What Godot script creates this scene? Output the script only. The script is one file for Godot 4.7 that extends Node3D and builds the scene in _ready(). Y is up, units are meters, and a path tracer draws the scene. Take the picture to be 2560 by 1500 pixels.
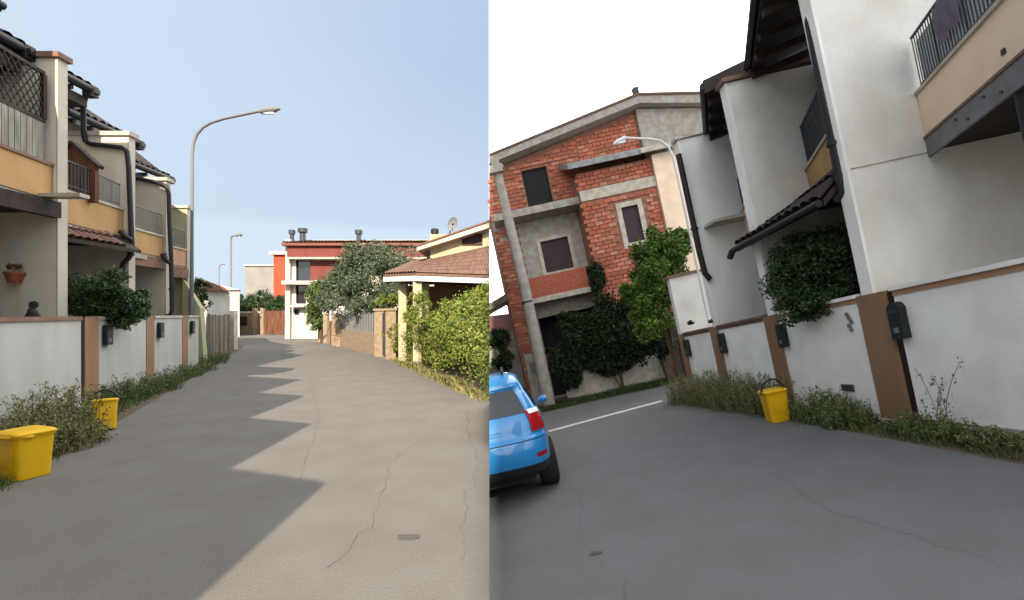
extends Node3D
# Two streets of terraced houses that meet on one viewpoint: a level street running off to the left, and a
# lower street on tilted, falling ground to the right. Frame 0 is the level street, frame 1 the tilted one.
# Frame coordinates are (across, height above that street, distance ahead).

const EYE := 1.6
const FOCAL := 1200.0
const TILT := 0.2117          # roll of the right-hand street
const FALL := 0.1183          # how steeply it falls away
const SEAM := 0.0471          # the edge between both streets: x = SEAM * z

var rng := RandomNumberGenerator.new()
var M := {}
var names := {}

class MB:
	var v := PackedVector3Array()
	var n := PackedVector3Array()
	var c := PackedColorArray()
	var col := Color.WHITE
	var clip := 0      # -1 keeps what lies left of the street edge, 1 what lies right of it
	func tri(a: Vector3, b: Vector3, d: Vector3, na: Vector3, nb: Vector3, nd: Vector3) -> void:
		if clip == 0:
			v.push_back(a); v.push_back(b); v.push_back(d)
			n.push_back(na); n.push_back(nb); n.push_back(nd)
			c.push_back(col); c.push_back(col); c.push_back(col)
			return
		var p := [a, b, d]
		var q := [na, nb, nd]
		var s := [side(a), side(b), side(d)]
		if s[0] >= 0 and s[1] >= 0 and s[2] >= 0:
			for i in 3:
				v.push_back(p[i]); n.push_back(q[i]); c.push_back(col)
			return
		if s[0] < 0 and s[1] < 0 and s[2] < 0:
			return
		var op := []
		var on := []
		for i in 3:
			var j := (i + 1) % 3
			if s[i] >= 0:
				op.append(p[i]); on.append(q[i])
			if (s[i] >= 0) != (s[j] >= 0):
				var t: float = s[i] / (s[i] - s[j])
				op.append(p[i].lerp(p[j], t)); on.append(q[i].lerp(q[j], t))
		for k in range(1, op.size() - 1):
			for i in [0, k, k + 1]:
				v.push_back(op[i]); n.push_back(on[i]); c.push_back(col)
	func side(a: Vector3) -> float:
		return (a.x - 0.0471 * a.z) * clip
	# a flat triangle / quad whose outside looks along "out" (front faces run clockwise)
	func flat3(a: Vector3, b: Vector3, d: Vector3, out: Vector3) -> void:
		var m := (b - a).cross(d - a)
		if m.length_squared() < 1e-16:
			return
		m = m.normalized()
		if m.dot(out) > 0:
			tri(a, d, b, m, m, m)
		else:
			tri(a, b, d, -m, -m, -m)
	func flat4(a: Vector3, b: Vector3, d: Vector3, e: Vector3, out: Vector3) -> void:
		flat3(a, b, d, out)
		flat3(a, d, e, out)

func W(fr: int, p: Vector3) -> Vector3:
	if fr == 0:
		return Vector3(p.x, p.y, -p.z)
	var u := p.y - EYE
	return Vector3(p.x * cos(TILT) - u * sin(TILT), EYE + p.x * sin(TILT) + u * cos(TILT) - FALL * p.z, -p.z)

# a point of the survey: where the sight line through (x, y) meets distance d, in frame coordinates
func P(fr: int, x: float, y: float, d: float) -> Vector3:
	if fr == 0:
		return Vector3((x - 1280.0) / FOCAL * d, EYE + (785.0 - y) / FOCAL * d, d)
	var dx := (x - 1280.0) / FOCAL
	var dy := (927.0 - y) / FOCAL
	return Vector3(d * (dx * cos(TILT) + dy * sin(TILT)), EYE + d * (dy * cos(TILT) - dx * sin(TILT)), d)

func up(fr: int) -> Vector3:
	return W(fr, Vector3(0, 1, 0)) - W(fr, Vector3.ZERO)

func numbered(parent: Node, called: String) -> String:
	var key := str(parent.get_instance_id()) + called
	var k: int = names.get(key, -1) + 1
	names[key] = k
	return called if k == 0 else "%s_%03d" % [called, k]

func thing(called: String, label: String, category: String, at: Vector3, group := "") -> Node3D:
	var o := Node3D.new()
	o.name = numbered(self, called)
	add_child(o)
	o.position = at
	o.set_meta("label", label)
	o.set_meta("category", category)
	if group != "":
		o.set_meta("group", group)
	return o

func structure(called: String) -> Node3D:
	var o := Node3D.new()
	o.name = numbered(self, called)
	add_child(o)
	o.set_meta("kind", "structure")
	return o

func base_of(o: Node) -> Vector3:
	var p := Vector3.ZERO
	while o is Node3D and o != self:
		p += o.position
		o = o.get_parent()
	return p

func build(mb: MB, called: String, material: Material, parent: Node) -> MeshInstance3D:
	if mb.v.is_empty():
		return null
	var at := base_of(parent)
	var vv := mb.v
	if at != Vector3.ZERO:
		for i in vv.size():
			vv[i] -= at
	var arr := []
	arr.resize(Mesh.ARRAY_MAX)
	arr[Mesh.ARRAY_VERTEX] = vv
	arr[Mesh.ARRAY_NORMAL] = mb.n
	arr[Mesh.ARRAY_COLOR] = mb.c
	var m := ArrayMesh.new()
	m.add_surface_from_arrays(Mesh.PRIMITIVE_TRIANGLES, arr)
	m.surface_set_material(0, material)
	var o := MeshInstance3D.new()
	o.mesh = m
	o.name = numbered(parent, called)
	o.cast_shadow = GeometryInstance3D.SHADOW_CASTING_SETTING_ON
	parent.add_child(o)
	return o

# ---- shapes -------------------------------------------------------------------------------------------
func hexa(mb: MB, fr: int, p: Array) -> void:
	var q := []
	var mid := Vector3.ZERO
	for a in p:
		var w := W(fr, a)
		q.append(w)
		mid += w / 8.0
	for f in [[0, 1, 2, 3], [4, 5, 6, 7], [0, 1, 5, 4], [1, 2, 6, 5], [2, 3, 7, 6], [3, 0, 4, 7]]:
		var ce: Vector3 = (q[f[0]] + q[f[1]] + q[f[2]] + q[f[3]]) / 4.0
		mb.flat4(q[f[0]], q[f[1]], q[f[2]], q[f[3]], ce - mid)

func box(mb: MB, fr: int, r0: float, r1: float, h0: float, h1: float, f0: float, f1: float) -> void:
	hexa(mb, fr, [Vector3(r0, h0, f0), Vector3(r1, h0, f0), Vector3(r1, h0, f1), Vector3(r0, h0, f1),
		Vector3(r0, h1, f0), Vector3(r1, h1, f0), Vector3(r1, h1, f1), Vector3(r0, h1, f1)])

# an upright slab that runs from (ra, fa) to (rb, fb) and is t thick towards +across
func slab(mb: MB, fr: int, ra: float, fa: float, rb: float, fb: float, t: float, h0: float, h1: float) -> void:
	hexa(mb, fr, [Vector3(ra, h0, fa), Vector3(ra + t, h0, fa), Vector3(rb + t, h0, fb), Vector3(rb, h0, fb),
		Vector3(ra, h1, fa), Vector3(ra + t, h1, fa), Vector3(rb + t, h1, fb), Vector3(rb, h1, fb)])

# a polygon (frame coordinates) pushed along d
func ext(mb: MB, fr: int, poly: Array, d: Vector3) -> void:
	var flatp := PackedVector2Array()
	for p in poly:
		if absf(d.z) >= absf(d.x) and absf(d.z) >= absf(d.y):
			flatp.append(Vector2(p.x, p.y))
		elif absf(d.x) >= absf(d.y):
			flatp.append(Vector2(p.z, p.y))
		else:
			flatp.append(Vector2(p.x, p.z))
	var ids := Geometry2D.triangulate_polygon(flatp)
	var a := []
	var b := []
	for p in poly:
		a.append(W(fr, p))
		b.append(W(fr, p + d))
	var dw: Vector3 = b[0] - a[0]
	for i in range(0, ids.size(), 3):
		mb.flat3(a[ids[i]], a[ids[i + 1]], a[ids[i + 2]], -dw)
		mb.flat3(b[ids[i]], b[ids[i + 1]], b[ids[i + 2]], dw)
	var ccw := not Geometry2D.is_polygon_clockwise(flatp)
	# outward from each edge: test with a point nudged to the inside
	var nn := poly.size()
	for i in nn:
		var j := (i + 1) % nn
		var e2 := (flatp[j] - flatp[i])
		var o2 := Vector2(e2.y, -e2.x) if ccw else Vector2(-e2.y, e2.x)
		var o3: Vector3
		if absf(d.z) >= absf(d.x) and absf(d.z) >= absf(d.y):
			o3 = Vector3(o2.x, o2.y, 0)
		elif absf(d.x) >= absf(d.y):
			o3 = Vector3(0, o2.y, o2.x)
		else:
			o3 = Vector3(o2.x, 0, o2.y)
		mb.flat4(a[i], a[j], b[j], b[i], W(fr, poly[i] + o3) - a[i])

func tube(mb: MB, fr: int, pts: Array, rad, sides := 8, caps := true) -> void:
	var w := []
	for p in pts:
		w.append(W(fr, p))
	tube_w(mb, w, rad, sides, caps)

func tube_w(mb: MB, w: Array, rad, sides := 8, caps := true) -> void:
	var rings := []
	var k := w.size()
	var side := Vector3.ZERO
	for i in k:
		var t: Vector3 = (w[mini(i + 1, k - 1)] - w[maxi(i - 1, 0)]).normalized()
		if i == 0:
			side = t.cross(Vector3(0.31, 0.2, 0.93)).normalized()
		side = (side - t * side.dot(t)).normalized()
		var b := t.cross(side)
		var rr: float = rad[i] if rad is Array else rad
		var ring := []
		for s in sides:
			var g := TAU * s / sides
			ring.append([w[i] + (side * cos(g) + b * sin(g)) * rr, side * cos(g) + b * sin(g)])
		rings.append(ring)
	for i in k - 1:
		for s in sides:
			var s2 := (s + 1) % sides
			var A = rings[i][s]; var B = rings[i][s2]; var C = rings[i + 1][s2]; var D = rings[i + 1][s]
			if (B[0] - A[0]).cross(C[0] - A[0]).dot(A[1] + C[1]) > 0:
				mb.tri(A[0], C[0], B[0], A[1], C[1], B[1])
				mb.tri(A[0], D[0], C[0], A[1], D[1], C[1])
			else:
				mb.tri(A[0], B[0], C[0], A[1], B[1], C[1])
				mb.tri(A[0], C[0], D[0], A[1], C[1], D[1])
	if caps:
		for e in [0, k - 1]:
			var out: Vector3 = w[0] - w[1] if e == 0 else w[k - 1] - w[k - 2]
			for s in sides:
				mb.flat3(w[e], rings[e][s][0], rings[e][(s + 1) % sides][0], out)

# rings of equal length (frame coordinates) skinned smoothly; each ring is closed
func skin(mb: MB, fr: int, rings: Array, caps := true, closed := true) -> void:
	var g := []
	for ring in rings:
		var q := []
		for p in ring:
			q.append(W(fr, p))
		g.append(q)
	var nr := g.size()
	var ns: int = g[0].size()
	var nor := []
	for i in nr:
		var row := []
		for j in ns:
			var jn := (j + 1) % ns if closed else mini(j + 1, ns - 1)
			var jp := (j - 1 + ns) % ns if closed else maxi(j - 1, 0)
			var du: Vector3 = g[i][jn] - g[i][jp]
			var dv: Vector3 = g[mini(i + 1, nr - 1)][j] - g[maxi(i - 1, 0)][j]
			row.append(du.cross(dv).normalized())
		nor.append(row)
	var flip := false
	if closed:
		var mid := Vector3.ZERO
		var mi := nr / 2
		for j in ns:
			mid += g[mi][j] / ns
		var acc := 0.0
		for j in ns:
			acc += nor[mi][j].dot(g[mi][j] - mid)
		flip = acc < 0
	if flip:
		for i in nr:
			for j in ns:
				nor[i][j] = -nor[i][j]
	for i in nr - 1:
		for j in (ns if closed else ns - 1):
			var j2 := (j + 1) % ns
			var a: Vector3 = g[i][j]; var b: Vector3 = g[i][j2]; var c: Vector3 = g[i + 1][j2]; var d: Vector3 = g[i + 1][j]
			var na: Vector3 = nor[i][j]; var nb: Vector3 = nor[i][j2]; var nc: Vector3 = nor[i + 1][j2]; var nd: Vector3 = nor[i + 1][j]
			if (b - a).cross(c - a).dot(na) > 0:
				mb.tri(a, c, b, na, nc, nb)
				mb.tri(a, d, c, na, nd, nc)
			else:
				mb.tri(a, b, c, na, nb, nc)
				mb.tri(a, c, d, na, nc, nd)
	if caps and closed:
		for e in [0, nr - 1]:
			var m := Vector3.ZERO
			for j in ns:
				m += g[e][j] / ns
			var other: Vector3 = g[1][0] if e == 0 else g[nr - 2][0]
			for j in ns:
				mb.flat3(m, g[e][j], g[e][(j + 1) % ns], g[e][j] - other)

# an upright wall face across the view with rectangular openings [r0, r1, h0, h1]
func wall_with_holes(mb: MB, fr: int, r0: float, r1: float, h0: float, h1: float, f0: float, f1: float, holes: Array) -> void:
	var xs := [r0, r1]
	var ys := [h0, h1]
	for o in holes:
		xs.append_array([o[0], o[1]])
		ys.append_array([o[2], o[3]])
	xs.sort(); ys.sort()
	for i in xs.size() - 1:
		for j in ys.size() - 1:
			var cx: float = (xs[i] + xs[i + 1]) / 2.0
			var cy: float = (ys[j] + ys[j + 1]) / 2.0
			if xs[i + 1] - xs[i] < 1e-4 or ys[j + 1] - ys[j] < 1e-4:
				continue
			var hit := false
			for o in holes:
				if cx > o[0] and cx < o[1] and cy > o[2] and cy < o[3]:
					hit = true
			if not hit:
				box(mb, fr, xs[i], xs[i + 1], ys[j], ys[j + 1], f0, f1)

# barrel tiles laid on a slope: eave line a-b, run up by "rise" (all frame coordinates)
func tiles(mb: MB, fr: int, a: Vector3, b: Vector3, rise: Vector3, pitch := 0.2, rows := 0, parent: Node3D = null, m_: Material = null) -> void:
	var n_ := maxi(1, int(a.distance_to(b) / pitch))
	var m := rows if rows > 0 else maxi(1, int(rise.length() / 0.36))
	var along := (b - a) / n_
	var nrm := along.cross(rise).normalized()
	if nrm.y < 0:
		nrm = -nrm
	for i in n_:
		for j in m:
			var t := rng.randf_range(0.75, 1.15)
			mb.col = Color(t, t * rng.randf_range(0.92, 1.05), t * rng.randf_range(0.9, 1.05))
			var low := a + along * (i + 0.5) + rise * (float(j) / m) + nrm * rng.randf_range(0.012, 0.022)
			var high := a + along * (i + 0.5) + rise * (float(j + 1.12) / m) - nrm * 0.008
			var ra := []
			for e in [[low, 1.0], [high, 0.82]]:
				var ring := []
				for s in 7:
					var g := PI * s / 6.0
					ring.append(e[0] - along * (0.5 * cos(g) * e[1]) + nrm * (0.075 * pitch / 0.2 * sin(g) * e[1]))
				ra.append(ring)
			skin(mb, fr, ra, false, false)
			if parent:      # each tile a part of its own
				build(mb, "tile", m_, parent)
				mb = MB.new()
	mb.col = Color.WHITE

# ---- plants -------------------------------------------------------------------------------------------
func leaf(mb: MB, at: Vector3, nrm: Vector3, along: Vector3, len: float, wid: float) -> void:
	var t := (along - nrm * along.dot(nrm)).normalized()
	var s := nrm.cross(t)
	var a := at - t * len * 0.5
	var b := at + s * wid * 0.5 - nrm * wid * 0.18
	var c := at + t * len * 0.5 - nrm * len * 0.12
	var d := at - s * wid * 0.5 - nrm * wid * 0.18
	mb.tri(a, b, c, nrm, nrm, nrm)
	mb.tri(a, c, d, nrm, nrm, nrm)

func ball() -> Vector3:
	var v := Vector3(rng.randfn(), rng.randfn(), rng.randfn())
	return v.normalized()

func tone(cols: Array) -> Color:
	var a: Color = cols[rng.randi() % cols.size()]
	var b: Color = cols[rng.randi() % cols.size()]
	var q := a.lerp(b, rng.randf())
	var t := rng.randf_range(0.75, 1.3)
	return Color(q.r * t, q.g * t, q.b * t)

# a crown: every blob [centre, radii] (frame coordinates) is a bunch of uneven clumps filled with leaves
func foliage(mb: MB, fr: int, blobs: Array, leaves: int, size: float, cols: Array, slim := 0.5, clumps := 34) -> void:
	var vol := 0.0
	for b in blobs:
		vol += pow(b[1].x * b[1].y * b[1].z, 0.67)
	for b in blobs:
		var share := int(leaves * pow(b[1].x * b[1].y * b[1].z, 0.67) / vol)
		var per := maxi(1, int(share / float(clumps)))
		for k in clumps:
			var dir := ball()
			var reach := pow(rng.randf(), 0.3) * rng.randf_range(0.55, 0.95)
			var cc: Vector3 = b[0] + dir * b[1] * reach
			var cr: Vector3 = b[1] * rng.randf_range(0.2, 0.38)
			var ct := tone(cols)
			for i in per:
				var dd := ball()
				var pt: Vector3 = cc + dd * cr * pow(rng.randf(), 0.42) * rng.randf_range(0.8, 1.2)
				if pt.y < 0.02:
					continue
				var q := tone(cols).lerp(ct, 0.5)
				mb.col = q
				var nrm := (dd * 0.7 + ball() + Vector3(0, 0.5, 0)).normalized()
				leaf(mb, W(fr, pt), nrm, ball() + Vector3(0, -0.35, 0), size * rng.randf_range(0.65, 1.35), size * slim * rng.randf_range(0.7, 1.2))
	mb.col = Color.WHITE

func bush(called: String, label: String, category: String, fr: int, blobs: Array, leaves: int, size: float, cols: Array, foot: Vector3, slim := 0.5, clumps := 34, clip := 0, group := "", stems := 5) -> Node3D:
	var o := thing(called, label, category, W(fr, foot), group)
	var mb := MB.new()
	mb.clip = clip
	for k in stems:
		var b: Array = blobs[k % blobs.size()]
		var top: Vector3 = b[0] + ball() * b[1] * 0.35
		var mid := Vector3(lerpf(foot.x, top.x, 0.3), top.y * 0.8, lerpf(foot.z, top.z, 0.3)) + ball() * 0.06
		var fat: float = 0.02 + 0.012 * b[1].y
		tube(mb, fr, [foot + Vector3(rng.randf_range(-0.06, 0.06), 0, rng.randf_range(-0.06, 0.06)), mid, top], [fat, fat * 0.7, fat * 0.3], 6)
	build(mb, "stem" if category != "tree" else "trunk", M.bark, o)
	var fb := MB.new()
	fb.clip = clip
	foliage(fb, fr, blobs, leaves, size, cols, slim, clumps)
	build(fb, "crown" if category == "tree" else "foliage", M.leaf, o)
	return o

# a clump of weeds on the verge: curved stalks with leaves, some with seed heads
func weeds(label: String, fr: int, spots: Array, stalks: int, tall: float, cols: Array, group := "", heads := 0.25, called := "weed_clump", clip := 0) -> Node3D:
	var mid := Vector3.ZERO
	for s in spots:
		mid += s[0] / spots.size()
	var o := thing(called, label, "weeds", W(fr, mid), group)
	var st := MB.new()
	var lf := MB.new()
	st.clip = clip
	lf.clip = clip
	for k in stalks:
		var s: Array = spots[rng.randi() % spots.size()]
		var g := rng.randf() * TAU
		var e := sqrt(rng.randf())
		var foot: Vector3 = s[0] + Vector3(cos(g) * s[1].x, 0, sin(g) * s[1].z) * e
		var h: float = tall * s[1].y * rng.randf_range(0.45, 1.0) * (1.0 - 0.35 * e)
		var lean := Vector3(rng.randfn() * 0.2, 0, rng.randfn() * 0.2) * h
		var ct := tone(cols)
		st.col = ct.lerp(Color(0.2, 0.17, 0.08), 0.35)
		var pts := []
		for i in 5:
			var t := i / 4.0
			pts.append(foot + Vector3(0, h * t, 0) + lean * t * t)
		tube(st, fr, pts, [0.005, 0.0045, 0.004, 0.003, 0.002], 4, false)
		var nl := int(6 + h * 26)
		for i in nl:
			var t := pow(rng.randf(), 0.8)
			var at := foot + Vector3(0, h * t, 0) + lean * t * t + Vector3(rng.randfn(), rng.randfn() * 0.5, rng.randfn()) * 0.035 * (1.2 - t * 0.6)
			at.y = maxf(at.y, 0.01)
			lf.col = tone(cols).lerp(ct, 0.5)
			leaf(lf, W(fr, at), (ball() + Vector3(0, 0.6, 0)).normalized(), ball(), rng.randf_range(0.025, 0.06), rng.randf_range(0.01, 0.024))
		if rng.randf() < heads:
			for i in 14:
				lf.col = tone([Color(0.24, 0.2, 0.1), Color(0.2, 0.2, 0.1), Color(0.3, 0.27, 0.12)])
				leaf(lf, W(fr, foot + Vector3(0, h * rng.randf_range(0.86, 1.06), 0) + lean + ball() * 0.025), ball(), ball(), 0.022, 0.012)
	build(st, "stalks", M.leaf, o)
	build(lf, "leaves", M.leaf, o)
	return o

# grass blades over strips [a, b, width] (frame coordinates)
func grass(called: String, fr: int, strips: Array, per_metre: int, tall: float, cols: Array, clip := 0) -> Node3D:
	var o := structure(called)
	o.set_meta("kind", "stuff")
	o.set_meta("label", "rough grass and low weeds growing along the verge")
	var mb := MB.new()
	mb.clip = clip
	for s in strips:
		var a: Vector3 = s[0]
		var b: Vector3 = s[1]
		for k in int(a.distance_to(b) * per_metre):
			var q := a.lerp(b, rng.randf()) + Vector3(rng.randf_range(-1, 1) * s[2], 0, rng.randf_range(-1, 1) * s[2] * 0.6)
			mb.col = tone(cols)
			var h := tall * rng.randf_range(0.3, 1.1) * (0.4 + 0.6 * absf(sin(q.z * 2.3 + q.x) * cos(q.z * 0.9)))
			var ln := Vector3(rng.randfn(), 0, rng.randfn()) * h * 0.4
			var sd := Vector3(rng.randfn(), 0, rng.randfn()).normalized() * 0.007
			var p0 := W(fr, q - sd); var p1 := W(fr, q + sd); var p2 := W(fr, q + Vector3(0, h * 0.6, 0) + ln * 0.4 + sd * 0.7); var p3 := W(fr, q + Vector3(0, h, 0) + ln)
			var nm := -(p1 - p0).cross(p2 - p0).normalized()
			mb.tri(p0, p1, p2, nm, nm, nm)
			mb.tri(p0, p2, p3, nm, nm, nm)
	build(mb, "grass_blades", M.leaf, o)
	return o

# ---- materials ----------------------------------------------------------------------------------------
func tex(seed_: int, freq: float, fine: float, lo: float, hi: float, stretch := 1.0, size := 512, warm := 0.0) -> ImageTexture:
	var a := FastNoiseLite.new()
	a.seed = seed_
	a.noise_type = FastNoiseLite.TYPE_SIMPLEX_SMOOTH
	a.frequency = freq
	a.fractal_octaves = 5
	var big := a.get_seamless_image(size, size)
	var b := FastNoiseLite.new()
	b.seed = seed_ + 7
	b.noise_type = FastNoiseLite.TYPE_SIMPLEX
	b.frequency = 0.22
	b.fractal_octaves = 2
	var small := b.get_seamless_image(size, size)
	var out := Image.create(size, size, false, Image.FORMAT_RGB8)
	for y in size:
		for x in size:
			var p := big.get_pixel(x, int(y / stretch) % size).r
			var q := small.get_pixel(x, y).r
			var t := clampf(lerpf(lo, hi, clampf((p - 0.5) * 1.5 + 0.5, 0, 1)) + (q - 0.5) * fine, 0, 1)
			out.set_pixel(x, y, Color(t, t * (1.0 - warm * (1.0 - p)), t * (1.0 - 2.0 * warm * (1.0 - p))))
	out.generate_mipmaps()
	return ImageTexture.create_from_image(out)

func bump(seed_: int, freq: float, strength: float, size := 512) -> ImageTexture:
	var a := FastNoiseLite.new()
	a.seed = seed_
	a.frequency = freq
	a.fractal_octaves = 3
	var im := a.get_seamless_image(size, size)
	im.convert(Image.FORMAT_RGBA8)
	im.bump_map_to_normal_map(strength)
	im.generate_mipmaps()
	return ImageTexture.create_from_image(im)

func mat(r: float, g: float, b: float, rough := 0.9, t: Texture2D = null, scale := 0.3, nt: Texture2D = null, ns := 0.6) -> StandardMaterial3D:
	var m := StandardMaterial3D.new()
	m.albedo_color = Color(r, g, b).linear_to_srgb()
	m.roughness = rough
	m.metallic_specular = 0.35
	if t or nt:
		m.uv1_triplanar = true
		m.uv1_world_triplanar = true
		m.uv1_scale = Vector3.ONE * scale
	if t:
		m.albedo_texture = t
	if nt:
		m.normal_enabled = true
		m.normal_texture = nt
		m.normal_scale = ns
	m.vertex_color_use_as_albedo = true
	return m

func make_materials() -> void:
	var plaster := tex(3, 0.006, 0.05, 0.93, 1.0, 1.0, 512, 0.015)
	var stained := tex(11, 0.009, 0.05, 0.93, 1.0, 3.0, 512, 0.02)
	var tarmac := tex(21, 0.0035, 0.36, 0.92, 0.98, 1.0, 1024, 0.015)
	var rough_t := tex(31, 0.014, 0.14, 0.87, 1.0, 1.0, 512, 0.04)
	var woodt := tex(41, 0.02, 0.12, 0.72, 1.0, 6.0, 512, 0.04)
	var nb := bump(5, 0.08, 3.0)
	var nr := bump(6, 0.16, 5.0)
	M.asphalt = mat(0.154, 0.148, 0.138, 0.95, tarmac, 0.37, nr, 0.12)
	M.asphalt_dark = mat(0.142, 0.143, 0.147, 0.95, tarmac, 0.37, nr, 0.12)
	M.asphalt_patch = mat(0.1, 0.095, 0.09, 0.95, tarmac, 0.6, nr, 0.8)
	M.soil = mat(0.13, 0.105, 0.075, 1.0, rough_t, 0.5, nr, 1.0)
	M.white_wall = mat(0.44, 0.45, 0.44, 0.9, stained, 0.35, nb, 0.15)  # white wall colour held darker for the brightly lit left street
	M.white_lightened = mat(0.92, 0.92, 0.9, 0.9, plaster, 0.35, nb, 0.15)  # same white wall, lightened to make up for the right street's shade
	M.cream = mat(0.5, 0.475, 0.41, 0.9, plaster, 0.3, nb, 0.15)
	M.cream_lightened = mat(0.74, 0.7, 0.61, 0.9, stained, 0.3, nb, 0.15)  # the cream again, lightened to make up for shade on the party walls
	M.grey_plaster = mat(0.8, 0.8, 0.77, 0.9, plaster, 0.28, nb, 0.15)
	M.blue_plaster = mat(0.82, 0.85, 0.86, 0.9, stained, 0.3, nb, 0.15)
	M.orange = mat(0.46, 0.29, 0.135, 0.9, stained, 0.35, nb, 0.15)
	M.peach = mat(0.9, 0.72, 0.56, 0.9, plaster, 0.35, nb, 0.15)
	M.salmon = mat(0.5, 0.3, 0.19, 0.9, plaster, 0.35, nb, 0.15)
	M.pilaster = mat(0.28, 0.17, 0.105, 0.9, stained, 0.5, nb, 0.15)
	M.coping = mat(0.24, 0.155, 0.12, 0.85, rough_t, 0.6, nb, 0.15)
	M.pale_coping = mat(0.5, 0.48, 0.43, 0.85, rough_t, 0.4, nb, 0.15)
	M.dark_wood = mat(0.045, 0.032, 0.027, 0.7, woodt, 0.6, nb, 0.15)
	M.brown_wood = mat(0.14, 0.06, 0.035, 0.75, woodt, 0.6, nb, 0.15)
	M.grey_board = mat(0.38, 0.37, 0.33, 0.85, woodt, 0.6, nb, 0.15)
	M.pipe = mat(0.022, 0.022, 0.026, 0.45)
	M.iron = mat(0.05, 0.055, 0.065, 0.5)
	M.pale_iron = mat(0.16, 0.165, 0.165, 0.5)
	M.steel = mat(0.16, 0.17, 0.18, 0.4)
	M.flashing = mat(0.20, 0.20, 0.225, 0.6, rough_t, 0.5)
	M.steel_sheet = mat(0.30, 0.32, 0.35, 0.7, rough_t, 0.4)
	M.pale_steel = mat(0.66, 0.66, 0.66, 0.5)
	M.porch = mat(0.22, 0.14, 0.09, 0.9, stained, 0.4)
	M.far_grey = mat(0.24, 0.24, 0.23, 0.95, plaster, 0.2)
	M.tile = mat(0.19, 0.12, 0.095, 0.9, rough_t, 0.8, nb, 0.15)
	M.dark_tile = mat(0.06, 0.05, 0.048, 0.9, rough_t, 0.8, nb, 0.15)
	M.red_tile = mat(0.21, 0.09, 0.07, 0.9, rough_t, 0.8, nb, 0.15)
	M.yellow = mat(0.72, 0.43, 0.01, 0.42, rough_t, 0.5)
	M.yellow.albedo_texture = plaster
	M.black_plastic = mat(0.02, 0.02, 0.022, 0.4)
	M.concrete = mat(0.42, 0.41, 0.385, 0.95, rough_t, 0.35, nr, 0.5)
	M.pale_concrete = mat(0.58, 0.55, 0.5, 0.95, rough_t, 0.4, nr, 0.5)
	M.mortar = mat(0.34, 0.17, 0.12, 1.0, rough_t, 0.5, nr, 0.6)
	M.brick = []
	for q in [[0.52, 0.175, 0.11], [0.45, 0.145, 0.095], [0.58, 0.22, 0.145], [0.40, 0.16, 0.115], [0.54, 0.26, 0.18]]:
		M.brick.append(mat(q[0], q[1], q[2], 0.95, rough_t, 0.9, nr, 0.6))
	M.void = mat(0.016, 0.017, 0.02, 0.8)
	M.shutter = mat(0.05, 0.035, 0.04, 0.7)
	M.glass = mat(0.02, 0.025, 0.03, 0.08)
	M.glass.metallic_specular = 0.6
	M.red_render = mat(0.4, 0.07, 0.035, 0.9, stained, 0.3, nb, 0.15)
	M.dull_red = mat(0.17, 0.05, 0.042, 0.9, stained, 0.3)
	M.yellow_render = mat(0.45, 0.39, 0.26, 0.9, plaster, 0.3, nb, 0.15)
	M.lime_render = mat(0.42, 0.42, 0.27, 0.9, plaster, 0.3, nb, 0.15)
	M.stone = mat(0.34, 0.27, 0.19, 0.95, rough_t, 0.5, nr, 1.0)
	M.old_fence = mat(0.26, 0.24, 0.20, 0.95, woodt, 0.4, nr, 0.8)
	M.gate_brown = mat(0.17, 0.075, 0.045, 0.8, woodt, 0.5)
	M.paint = mat(0.62, 0.61, 0.57, 0.9, rough_t, 0.9)
	M.terracotta = mat(0.36, 0.12, 0.06, 0.85, rough_t, 0.9)
	M.awning = mat(0.42, 0.22, 0.24, 0.9, rough_t, 0.6)
	M.cloth = mat(0.16, 0.14, 0.20, 1.0, rough_t, 0.8)
	M.ceramic = mat(0.7, 0.7, 0.68, 0.4)
	M.bark = mat(0.13, 0.10, 0.07, 1.0, rough_t, 1.2, nr, 1.0)
	M.leaf = mat(1, 1, 1, 0.6)
	M.leaf.backlight_enabled = true
	M.leaf.backlight = Color(0.10, 0.14, 0.03)
	M.leaf.cull_mode = BaseMaterial3D.CULL_DISABLED
	M.paintwork = mat(0.015, 0.21, 0.52, 0.3)
	M.paintwork.clearcoat_enabled = true
	M.paintwork.clearcoat = 1.0
	M.paintwork.clearcoat_roughness = 0.04
	M.lamp_red = mat(0.30, 0.008, 0.012, 0.15)
	M.lamp_white = mat(0.75, 0.75, 0.78, 0.2)
	M.rubber = mat(0.018, 0.018, 0.019, 0.85)
	M.rim = mat(0.45, 0.46, 0.48, 0.3)
	M.rim.metallic = 0.8

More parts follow.
